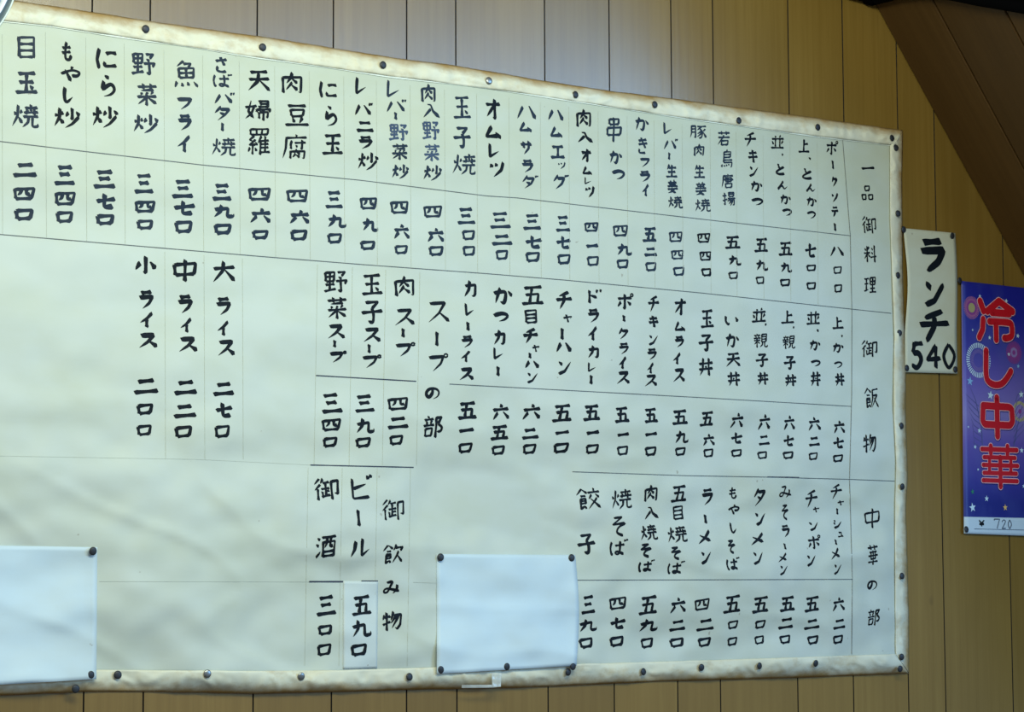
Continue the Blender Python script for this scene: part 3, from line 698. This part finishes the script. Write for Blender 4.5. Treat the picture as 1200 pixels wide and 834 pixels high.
PRICE3 = ['六 982.6 707.4 15 18|二 983.4 731 16 11|〇 982 749 12 10', '五 951 707.4 19 17|二 952 731 18 11|〇 952.4 749.7 13 10', '五 922.2 707.4 18 17|二 921 730 17 12|〇 920 749 12 10', '五 890.7 708 20 18|〇 890.7 731.4 12 10|〇 889.4 749.7 11 10',
'五 858 707.4 21 20|〇 858.4 731.9 12 10|〇 858 751.5 12 10', '四 822.7 708.2 18 14|二 826.4 732 20 13|〇 825.2 752.3 15 11', '六 794.6 708.7 19 20|二 794 732.6 19 12|〇 792.8 752.8 15 11', '五 759.3 708.7 22 21|九 760.6 731.9 21 16|〇 757.5 753.3 14 12',
'四 723.5 706.7 19 15|七 723.5 729.3 18 15|〇 722.8 751.5 16 12', '三 689.3 708 18 21|九 689.3 731.9 22 16|〇 687 753.3 16 12', '三 382 709 25 23|〇 381 738 16 12|〇 379.8 761.3 16 14']
HEAD = [('一 1017 197 17 4|品 1016 226 14 18|御 1018 263.6 17 22|料 1019.6 297.6 16 22|理 1019.6 333.7 15 19', .95), ('御 1018.6 408.5 19 22|飯 1021.2 466 18 25|物 1019.2 519.4 16 23', .95),
('中 1021.7 607 17 25|華 1022.9 650 14 25|の 1021.7 686 12 12|部 1023.4 723.3 15 21', .9), ('ス 513.8 366 27 25|ー 511.8 397 4 19|プ 513.8 424.7 24 22|の 507 461.2 17 15|部 506.8 500 24 28', 1), ('御 460.2 597 29 27|飲 460.4 648.6 26 24|み 459.2 688.2 19 17|物 459.2 727.3 23 24', .9)]
for i, (s, wt, ink) in enumerate(DISH):
    write(s, 'dish_name', weight=wt * .97, ink=ink, pale={2: 2, 3: 2} if i == 11 else ({3: 2, 4: 1} if i == 10 else None))
for i, s in enumerate(PRICE1): write(s, 'price_lettering', weight=1.04 if i > 18 else 1.12, ink=1 if i < 20 else 0)
for s, wt in ROW2: write(s, 'dish_name', weight=wt)
for s in PRICE2: write(s, 'price_lettering', weight=1.12)
for s, wt in ROW3: write(s, 'dish_name', weight=wt)
for s in PRICE3: write(s, 'price_lettering', weight=1.12)
for s, wt in HEAD: write(s, 'section_heading', weight=wt)

# faint pencil guide lines between the columns
cols = [float(d[0].split()[1]) for d in DISH]
gv, gf = [], []
def guide(x, y0, y1, dx=0):
    v, f = rule([(x, y0), (x + dx, y1)], .55, None, eps=.0007)
    b = len(gv); gv.extend(v); gf.extend([tuple(i + b for i in q) for q in f])
for xa, xb in zip(cols, cols[1:]):
    xm = (xa + xb) / 2 - 1
    guide(xm, interp(TOPI, xm) + 8, interp(L2_, xm) - 1, 1.2)
for x in (193, 239, 284): guide(x, interp(L2_, x) + 4, 538, 1)
for x in (372, 413, 452, 492): guide(x, interp(L2_, x) + 4, 545, -4)
for x in (361, 401, 442, 481): guide(x, 548, 780, -4)
guide(2.5, 40, 275, .5)
v, f = rule([(-5, 534), (230, 538), (372, 545)], .55, None, eps=.0007); b = len(gv); gv += v; gf += [tuple(i + b for i in q) for q in f]
v, f = rule([(484, 682), (512, 683)], .55, None, eps=.0007); b = len(gv); gv += v; gf += [tuple(i + b for i in q) for q in f]
v, f = rule([(116, 681), (362, 681.5)], .55, None, eps=.0007); b = len(gv); gv += v; gf += [tuple(i + b for i in q) for q in f]
go = mm('pencil_guides', gv, gf, M['faint']); go['kind'] = 'stuff'

# ------------------------------------------------------------------ flat sheets
def sheet(corners_px, hfun, m, name, par=None, nx=30, ny=30, sub=None, th=.0003):
    """corners_px: function (s, t) -> (px, py)"""
    v, f = [], []
    for j in range(ny + 1):
        for i in range(nx + 1):
            s, t = i / nx, j / ny
            q = PS(*corners_px(s, t), lambda a, b: hfun(a, b, s, t)); v.append((q.x, q.y, q.z))
    for j in range(ny):
        for i in range(nx):
            b = j * (nx + 1) + i; f.append((b, b + nx + 1, b + nx + 2, b + 1))
    o = mesh_obj(name, v, f, m, None, smooth=True); solid(o, th)
    if par: adopt(o, par)
    return o
def quad(tl, tr, br, bl, re=None, be=None):
    def fn(s, t):
        x = (tl[0] * (1 - s) + tr[0] * s) * (1 - t) + (bl[0] * (1 - s) + br[0] * s) * t
        y = (tl[1] * (1 - s) + tr[1] * s) * (1 - t) + (bl[1] * (1 - s) + br[1] * s) * t
        if re: x += re(t) * s
        if be: y += be(s) * t
        return x, y
    return fn
def h_sheet(seed):
    def fn(x, z, s, t):
        return max(menu_h(x, z) + .0012, menu_h(x, z) * .6 + .0060 + .0020 * nz(x, z, 5, seed) + .0014 * nz(x, z * 1.4, 11, seed + 2)) + .0052 * (lambda k: k * k * (3 - 2 * k))(max(0, min(1, (t - .62) / .32))) * 1.35 + .003 * max(0, s - .93) / .07 * math.sin(math.pi * t)
    return fn
o = sheet(quad((511.5, 649), (674, 649.8), (675.5, 779.8), (512, 789.5), re=lambda t: 3.6 * math.sin(math.pi * t)), h_sheet(3), M['sheet'], 'blank_paper_sheet')
tag(o, 'blank white paper sheet pinned over the menu, left of the gyoza column', 'paper')
o['label'] = 'blank white paper sheet pinned over the lower middle of the menu'
o = sheet(quad((-60, 638), (114, 641), (113, 795.5), (-60, 805.5)), h_sheet(11), M['sheet'], 'blank_paper_sheet')
tag(o, 'blank white paper sheet pinned over the lower left corner of the menu', 'paper')
# pasted price slip
patch_h = lambda x, z, s=0, t=0: menu_h(x, z) + .0009 + .0003 * nz(x, z, 30, 5)
po = sheet(quad((402.3, 680.5), (443, 681), (442, 783), (402, 784)), patch_h, M['patch'], 'price_slip', menu, 14, 30, th=.0002)
po['label'] = 'whiter pasted slip under the beer column'
v, f = [], []
pl = []
write_p = '五 423.6 709 24 22|九 423.6 735.6 23 21|〇 420.6 761.3 18 14'
lo = write(write_p, 'price_lettering', surf=lambda x, z: patch_h(x, z), weight=1.0)
lo.parent = po; lo.matrix_parent_inverse = Matrix()
po.matrix_parent_inverse = Matrix.Translation(-menu.location)

# clear tape on the bottom strip
v, f = [], []
tapeh = lambda x, z, s, t: menu_h(x, z) + .0062 + .0012 * nz(x, z, 120, 2)
o = sheet(quad((576, 788.5), (588, 788), (587, 804.5), (577, 805.5)), tapeh, M['tape'], 'clear_tape', menu, 14, 14, th=.0001)
o = sheet(quad((541, 802.5), (578, 802), (578, 805.5), (541, 806)), tapeh, M['tape'], 'clear_tape', menu, 24, 4, th=.0001)

# ------------------------------------------------------------------ lunch card
def h_card(x, z, s=0, t=0): return .0045 + .0022 * (1 + nz(x, z, 8, 6.6)) 
lc = P(1090, 437)
lunch = empty('lunch_sign', (lc.x, 0, lc.z))
tag(lunch, 'narrow cream card lettered ランチ 540 in black brush, between the menu and the purple poster', 'sign')
def lre(t): return 1.6 * math.sin(math.pi * t) ** 2
def lfn(s, t):
    x = (1059 + (1119.5 - 1059) * s) * (1 - t) + (1061 + (1122 - 1061) * s) * t
    x += (4.0 * math.sin(math.pi * min(1, t / .75)) ** 1.5 if t < .75 else 0) * (1 - s) * (1 if t < .75 else 0)
    x += 1.5 * math.sin(math.pi * min(1, t * 1.5)) * s
    y = (267.3 + 5.7 * s) * (1 - t) + (436 + 1.5 * s) * t
    return x, y
o = sheet(lfn, h_card, M['lunch'], 'card', lunch, 16, 40)
def card_write(items, weight):
    v, f = [], []
    for ch, x, y, ww, hh, th in items:
        sz = (P(x, y - 1) - P(x, y + 1)).z / 2
        glyph(ch, x, y, ww, hh, th * sz, v, f, lambda a, b: h_card(a, b), .0007, .07, jit=.3, profs=BOLD)
    return v, f
v, f = card_write([('ラ', 1092.5, 300, 30, 41, 7.6), ('ン', 1095, 344, 25, 31, 6.6), ('チ', 1095, 382, 37, 40, 6.6)], 1)
mm('lettering', v, f, M['ink'], lunch)
v, f = card_write([('5', 1074.5, 416.5, 16, 33, 5.4), ('4', 1094, 418, 18, 30, 4.6), ('0', 1112, 417, 15, 31, 4.6)], 1)
mm('price_lettering', v, f, M['ink'], lunch)

# ------------------------------------------------------------------ purple poster
PX0, PX1 = 1126.5, 1207
def post_fn(s, t):
    xl = 1126.5 + 3.0 * t; xr = 1207 + 3 * t
    x = xl + (xr - xl) * s
    y = (329 + (338 - 329) * s) * (1 - t) + (624.5 + 3.3 * s) * t
    return x, y
def h_post(x, z, s=0, t=0): return .0040 + .0012 * (1 + nz(x, z, 5, 9.9))
pp = P(1165, 626)
poster = empty('noodle_poster', (pp.x, 0, pp.z))
tag(poster, 'purple and blue fireworks poster with big red 冷し中華 lettering, at the right frame edge', 'poster')
m = mat('poster_print', (0.1, 0.1, 0.4), .42)
tc = nd(m, 'ShaderNodeTexCoord'); sp = nd(m, 'ShaderNodeSeparateXYZ'); lk(m, tc.outputs['Object'], sp.inputs[0])
mr = nd(m, 'ShaderNodeMapRange'); lk(m, sp.outputs[2], mr.inputs[0])
mr.inputs[1].default_value = P(1165, 625).z; mr.inputs[2].default_value = P(1165, 333).z
gcol = ramp(m, mr.outputs[0], [(0, (.010, .016, .22)), (.12, (.011, .018, .22)), (.2, (.035, .035, .30)), (.36, (.12, .085, .42)), (.47, (.22, .19, .52)), (.6, (.15, .12, .50)), (.74, (.05, .05, .40)), (.86, (.012, .018, .34)), (1, (.009, .014, .30))])
nn = gnoise(m, tc.outputs['Object'], (14, 14, 9), 3, .5)
gcol = mixc(m, ramp(m, nn, [(.45, (0, 0, 0)), (.75, (.3,) * 3)]), gcol, (.10, .14, .42))
lk(m, gcol, m.node_tree.nodes['Principled BSDF'].inputs['Base Color'])
sheet(post_fn, h_post, m, 'print_sheet', poster, 14, 50)
def flat_poly(parts, m, name, eps, par=poster, surf=h_post):
    """parts: list of (centre px, list of (dx, dy) metres offsets) fans"""
    v, f = [], []
    for (cx_, cy_), ring in parts:
        c = PS(cx_, cy_, surf); b = len(v)
        v.append((c.x, -surf(c.x, c.z) - eps, c.z))
        for dx, dz in ring: v.append((c.x + dx, -surf(c.x + dx, c.z + dz) - eps, c.z + dz))
        n = len(ring)
        for i in range(n): f.append((b, b + 1 + (i + 1) % n, b + 1 + i))
    return mm(name, v, f, m, par)
PXM = .00155
def star(cx_, cy_, r, rot=0.0, k=5):
    rg = []
    for i in range(2 * k):
        a = rot + math.pi / 2 + i * math.pi / k; q = r * PXM * (1 if i % 2 == 0 else .42)
        rg.append((q * math.cos(a), q * math.sin(a)))
    return ((cx_, cy_), rg)
def burst(cx_, cy_, r0, r1, n, w0, w1, m, eps, a0=0, a1=math.tau):
    v, f = [], []
    c = PS(cx_, cy_, h_post)
    for i in range(n):
        a = a0 + (a1 - a0) * i / n
        ca, sa = math.cos(a), math.sin(a); b = len(v)
        for rr_, ww in ((r0, w0), (r1, w1)):
            for e in (-1, 1):
                x = c.x + (rr_ * ca - e * ww * sa) * PXM; z = c.z + (rr_ * sa + e * ww * ca) * PXM
                v.append((x, -h_post(x, z) - eps, z))
        f.append((b, b + 2, b + 3, b + 1))
    return mm('firework_burst', v, f, m, poster)
def disc(cx_, cy_, r, m, eps, name='firework_glow', n=28):
    return flat_poly([((cx_, cy_), [(r * PXM * math.cos(math.tau * i / n), r * PXM * math.sin(math.tau * i / n)) for i in range(n)])], m, name, eps)
disc(1138.5, 360.5, 11.5, M['raymag'], .0003); burst(1138.5, 360.5, 9, 14.5, 44, .35, .5, M['raypink'], .0004); disc(1138.5, 360.5, 6, M['rayy'], .0005)
burst(1146.5, 422, 15.5, 22, 44, .45, .9, M['starw'], .0004); burst(1146.5, 422, 9, 14, 44, .2, .4, M['haze'], .0004)
burst(1188, 413, 6, 14.5, 40, .6, .7, M['raymag'], .0004); disc(1188, 413, 8.5, M['raymag'], .0003); disc(1188, 413, 6.5, M['haze'], .0004); disc(1188, 413, 3, M['raymag'], .0005)
disc(1195, 482, 13, M['rayy'], .0003); disc(1195, 482, 9, M['haze'], .0004); disc(1195, 482, 3, M['raymag'], .0005)
for (x, y, r, m_) in [(1148, 347, 2.6, 'starw'), (1179, 352.5, 3, 'starw'), (1139.5, 386.5, 1.8, 'starw'), (1159.5, 395.5, 3, 'starw'), (1192.5, 393.5, 3.4, 'starw'), (1182, 415, 2.8, 'starw'),
                      (1136.5, 446.5, 6, 'starb'), (1160.5, 463, 6, 'starw'), (1196.5, 462, 5, 'starw'), (1193, 429, 3, 'starb'), (1134.5, 500, 1.8, 'starw'), (1147.5, 504.5, 3.5, 'starw'),
                      (1142.5, 523.5, 3, 'starw'), (1197, 527.5, 4, 'starw'), (1146, 550, 2, 'starw'), (1139.5, 576, 3.6, 'starg'), (1156, 584, 4, 'starw'), (1139.5, 594.5, 6, 'starw'), (1177.8, 594.5, 4.4, 'stary'), (1199.5, 569.5, 3, 'starw')]:
    flat_poly([star(x, y, r, .2 * math.sin(x))], M[m_], 'star', .0006)
# grass fronds
v, f = [], []
def frond(pts, wd):
    pw = [(PS(x, y, h_post).x, PS(x, y, h_post).z) for x, y in pts]
    ribbon(pw, wd * PXM, PROF['>'], v, f, lambda x, z: (x, -h_post(x, z) - .0005, z), 0, False)
frond([(1152, 534), (1150, 500), (1143, 468), (1136, 452)], 1.6)
for i in range(8): frond([(1147 + i * .6, 476 + i * 7), (1141 - i * .0, 470 + i * 7), (1131 + i * 1.6, 461 + i * 7)], .9)
frond([(1186, 534), (1192, 500), (1199, 470)], 1.6)
for i in range(8): frond([(1187 + i * .4, 520 - i * 7), (1192, 512 - i * 7), (1201, 502 - i * 7)], .9)
mm('printed_fronds', v, f, M['leafb'], poster)
# red rounded lettering with a pale outline, all in photograph pixels
RED = [[(1148, 353), (1152, 364)], [(1170, 353), (1156.5, 364.5)], [(1170, 353), (1186, 365)], [(1162, 366), (1182, 367.5)],
       [(1151.5, 374), (1151, 386), (1147, 395)], [(1159, 376.5), (1181, 378), (1185, 382), (1185, 393), (1180, 396), (1176.5, 396)], [(1166.5, 378), (1167, 398)],
       [(1155, 411), (1155, 438), (1158, 447), (1166, 451), (1174, 449), (1180, 442), (1184, 435)],
       [(1151.5, 476), (1151, 493), (1153.5, 497), (1183, 498.5), (1186, 494), (1185, 479), (1182, 477), (1151.5, 475)], [(1167.5, 466), (1168.5, 511)],
       [(1150, 526), (1191, 527.5)], [(1160.5, 522.5), (1160.5, 531)], [(1180, 523), (1180, 532)], [(1152.5, 535.5), (1189, 536.5)], [(1151.5, 544.5), (1192, 545.8)], [(1152.5, 553.8), (1190.5, 555)], [(1151.5, 562.5), (1191.5, 563.8)],
       [(1159, 536), (1159, 553)], [(1184, 537), (1184, 554)], [(1171.5, 536), (1172, 570)]]
WD = [7.2] * 4 + [6.6] * 3 + [6.6] + [6.8] * 2 + [4.6, 5.2, 5.2] + [4.2] * 4 + [4.2] * 2 + [5.4]
for name, ext, mt, eps, off in (('letter_shadow_print', 2.2, M['shade'], .0008, (.6, .9)), ('letter_outline', 1.9, M['pinkedge'], .0011, (0, 0)), ('lettering', 0, M['red'], .0014, (0, 0))):
    v, f = [], []
    for k, (pts, wd) in enumerate(zip(RED, WD)):
        if len(pts) > 3 and k != 8: pts = catmull(pts, 5)
        pw = [(PS(x + off[0], y + off[1], h_post).x, PS(x + off[0], y + off[1], h_post).z) for x, y in pts]
        ribbon(pw, (wd * 1.30 + ext) * PXM, PROF['g'], v, f, lambda x, z: (x, -h_post(x, z) - eps - k * 1e-5, z), 0, True, .002)
    mm(name, v, f, mt, poster)
# price field
def strip_fn(s, t):
    x = (1129.6 + 80 * s); y = 605.3 + 1.6 * s + 19.6 * t + (1.4 * s) * t
    return x, y
sheet(strip_fn, lambda x, z, s, t: h_post(x, z) + .0005, M['note'], 'price_field', poster, 12, 6, th=.0001)
v, f = [], []
def penw(ch, x, y, ww, hh, th, m=None):
    sz = (P(x, y - 1) - P(x, y + 1)).z / 2
    glyph(ch, x, y, ww, hh, th * sz, v, f, lambda a, b: h_post(a, b), .0010, .03, prof=PROF['g'], jit=.2)
penw('7', 1168, 613.5, 7, 12, 1.1); penw('2', 1176, 614, 5, 11, 1.1); penw('0', 1183, 614, 4.5, 11, 1.1)
mm('handwritten_price', v, f, M['pen'], poster)
v, f = [], []
penw('¥', 1150, 613, 7, 8.5, 1.7)
mm('yen_sign', v, f, M['ink'], poster)
v, f = rule([(1141.5, 619.5), (1207, 621)], .8, None, surf=lambda x, z: h_post(x, z), eps=.0010)
mm('price_rule', v, f, M['pen'], poster)

# ------------------------------------------------------------------ thumbtacks
def tack_mesh():
    prof = [(.0001, .0019), (.0024, .0018), (.0042, .0014), (.0051, .0007), (.0054, .0001), (.0052, -.0002), (.0008, -.0003), (.0006, -.0004)]
    v, f = [], []; n = 20
    for r, y in prof:
        for i in range(n):
            a = math.tau * i / n; v.append((r * math.cos(a), -y, r * math.sin(a)))
    for j in range(len(prof) - 1):
        for i in range(n): f.append((j * n + i, (j + 1) * n + i, (j + 1) * n + (i + 1) % n, j * n + (i + 1) % n))
    f.append(tuple(range(n)))
    return v, f
def shaft_mesh():
    v, f = [], []; n = 8
    for r, y in ((.0006, .0003), (.0006, -.022), (.00005, -.028)):
        for i in range(n):
            a = math.tau * i / n; v.append((r * math.cos(a), -y, r * math.sin(a)))
    for j in range(2):
        for i in range(n): f.append((j * n + i, (j + 1) * n + i, (j + 1) * n + (i + 1) % n, j * n + (i + 1) % n))
    return v, f
ORD = ['first', 'second', 'third', 'fourth', 'fifth', 'sixth', 'seventh', 'eighth', 'ninth', 'tenth']
head0 = mesh_obj('head', *tack_mesh(), M['pin'], None, smooth=True); shaft0 = mesh_obj('shaft', *shaft_mesh(), M['chrome'], None, smooth=True)
head1 = mesh_obj('head', *tack_mesh(), M['pin_light'], None, smooth=True)
C.objects.unlink(head0); C.objects.unlink(shaft0); C.objects.unlink(head1)
deps = None
def tack(px, py, label, group, d, light=False):
    q = P(px, py, d)
    r = empty('thumbtack', (q.x, -d, q.z))
    r.rotation_euler = (RND.uniform(-.12, .12), 0, RND.uniform(-.12, .12))
    tag(r, label, 'thumbtack', group)
    for s in ((head1 if light else head0), shaft0):
        o = s.copy(); C.objects.link(o); o.parent = r
        o.scale = (1.16, 1, 1.16) if s is not shaft0 else (1, 1, 1)
def sd(px, py, extra=.0030):
    q = PS(px, py, menu_h); return menu_h(q.x, q.z) * .9 + extra + .0042
for i, (x, y) in enumerate(PINS_TOP):
    tack(x, y, ('silvery thumbtack' if i == 3 else 'dark thumbtack') + ' in the top border strip, %s from the left' % ORD[i], 'thumbtacks along the top border', sd(x, y), i == 3)
for i, (x, y) in enumerate(PINS_RIGHT):
    tack(x, y, 'dark thumbtack in the right border strip, %s from the top' % ORD[i], 'thumbtacks down the right border', sd(x, y, .0026))
for i, (x, y) in enumerate(PINS_BOT):
    tack(x, y, 'thumbtack in the bottom border strip, %s from the left' % ORD[i], 'thumbtacks along the bottom border', sd(x, y, .0026), i in (2, 3))
for x, y, l in ((516.3, 652.7, 'top left corner of the middle white sheet'), (669.9, 653.3, 'top right corner of the middle white sheet'), (516.3, 784.7, 'bottom left corner of the middle white sheet'),
                (594, 781, 'bottom edge of the middle white sheet, halfway'), (671.4, 780.6, 'bottom right corner of the middle white sheet'),
                (108.9, 645.5, 'top right corner of the left white sheet'), (106.4, 790.6, 'bottom right corner of the left white sheet')):
    tack(x, y, 'dark thumbtack at the ' + l, 'thumbtacks holding the white sheets', menu_h(PS(x, y, menu_h).x, PS(x, y, menu_h).z) + (.0085 if y > 700 else .0045))
for x, y, l in ((1059, 268.8, 'top left'), (1116, 276, 'top right'), (1062.8, 431, 'bottom left'), (1119.6, 432.7, 'bottom right')):
    tack(x, y, 'dark thumbtack at the %s corner of the lunch card' % l, 'thumbtacks of the lunch card', .0092)
for x, y, l in ((1124.8, 328.5, 'top left'), (1132.5, 620, 'bottom left')):
    tack(x, y, 'dark thumbtack at the %s corner of the purple poster' % l, 'thumbtacks of the purple poster', .0072)

# ------------------------------------------------------------------ round chrome-rimmed clock, cut off by the corner
def circ(a, b, c):
    ax, ay, bx, by, cx_, cy_ = a.x, a.z, b.x, b.z, c.x, c.z
    d = 2 * (ax * (by - cy_) + bx * (cy_ - ay) + cx_ * (ay - by))
    ux = ((ax ** 2 + ay ** 2) * (by - cy_) + (bx ** 2 + by ** 2) * (cy_ - ay) + (cx_ ** 2 + cy_ ** 2) * (ay - by)) / d
    uy = ((ax ** 2 + ay ** 2) * (cx_ - bx) + (bx ** 2 + by ** 2) * (ax - cx_) + (cx_ ** 2 + cy_ ** 2) * (bx - ax)) / d
    return ux, uy, math.hypot(ax - ux, ay - uy)
pa, pb, pc = P(17.1, 0, .02), P(9.6, 16.6, .02), P(0, 31.2, .02)
ux, uz, RC = circ(pa, pb, pc)
print('clock radius', RC)
clock = empty('wall_clock', (ux, 0, uz))
tag(clock, 'round chrome-rimmed wall clock cut off by the top left corner of the picture', 'clock')
def lathe(name, prof, m, par, n=96, smooth=True):
    v, f = [], []
    for r, y in prof:
        for i in range(n):
            a = math.tau * i / n; v.append((r * math.cos(a), -y, r * math.sin(a)))
    for j in range(len(prof) - 1):
        for i in range(n): f.append((j * n + i, (j + 1) * n + i, (j + 1) * n + (i + 1) % n, j * n + (i + 1) % n))
    o = mesh_obj(name, v, f, m, None, smooth=smooth); o.parent = par; return o
M['satin'] = mat('grey_satin_bezel', (0.16, 0.22, 0.25), .3, .4)
M['lip'] = mat('pale_rim_lip', (0.72, 0.80, 0.74), .3)
M['face'] = mat('blue_grey_clock_face', (0.20, 0.30, 0.46), .4)
lathe('rim', [(RC * .97, .0125), (RC - .0012, .013), (RC, .0165), (RC - .0004, .0195), (RC - .0022, .0205), (RC - .003, .0196)], M['lip'], clock)
lathe('bezel', [(RC - .003, .0197), (RC - .006, .024), (RC - .010, .028), (RC - .0135, .0295)], M['satin'], clock)
lathe('highlight_ring', [(RC - .0135, .0295), (RC - .016, .0302), (RC - .0195, .0290), (RC - .0205, .0270)], M['rim_highlight'], clock)  # highlight on the rim painted in as a white ring
lathe('clock_face', [(RC - .0205, .0268), (.0004, .0268)], M['face'], clock)
lathe('back_case', [(RC * .97, .0124), (RC * .97, .0001), (.0004, .0001)], M['pin'], clock)
for nm, ln, an, wd in (('hour_hand', RC * .4, 2.2, .004), ('minute_hand', RC * .62, .4, .003)):
    v, f = [], []
    box(v, f, -wd, wd, -.0300, -.0290, -.01, ln)
    o = mesh_obj(nm, v, f, M['black'], None); o.parent = clock; o.rotation_euler = (0, an, 0)

# ------------------------------------------------------------------ black cable looped above the slope
def tube(pts, r, n=12):
    pts = [Vector(p) for p in pts]; v, f = [], []
    for i, p in enumerate(pts):
        t = (pts[min(len(pts) - 1, i + 1)] - pts[max(0, i - 1)]).normalized()
        u = t.cross(Vector((0, 1, 0.01))).normalized(); w_ = t.cross(u)
        for k in range(n):
            a = math.tau * k / n; v.append(tuple(p + (u * math.cos(a) + w_ * math.sin(a)) * r))
    for i in range(len(pts) - 1):
        for k in range(n): f.append((i * n + k, (i + 1) * n + k, (i + 1) * n + (k + 1) % n, i * n + (k + 1) % n))
    f.append(tuple(range(n))); f.append(tuple((len(pts) - 1) * n + k for k in range(n)))
    return v, f
def hose_pt(x, y):
    if x < 1022: return P(x, y, .016)
    return on_soffit(x, y) + nrm * .014
pts = [hose_pt(x, y) for x, y in catmull([(905, -190), (925, -80), (942, -38), (960, -21), (990, -12.5), (1008, -7.5), (1022, -5), (1040, -9), (1062, -14), (1090, -16), (1120, -12), (1150, -6), (1180, -1), (1215, 5), (1250, 12), (1300, 24), (1345, 36)], 5)]
v, f = tube(pts, .013)
o = mesh_obj('black_hose', v, f, M['black'], None, smooth=True)
tag(o, 'thick black hose sagging along the top frame edge above the dark sloping boards', 'hose')
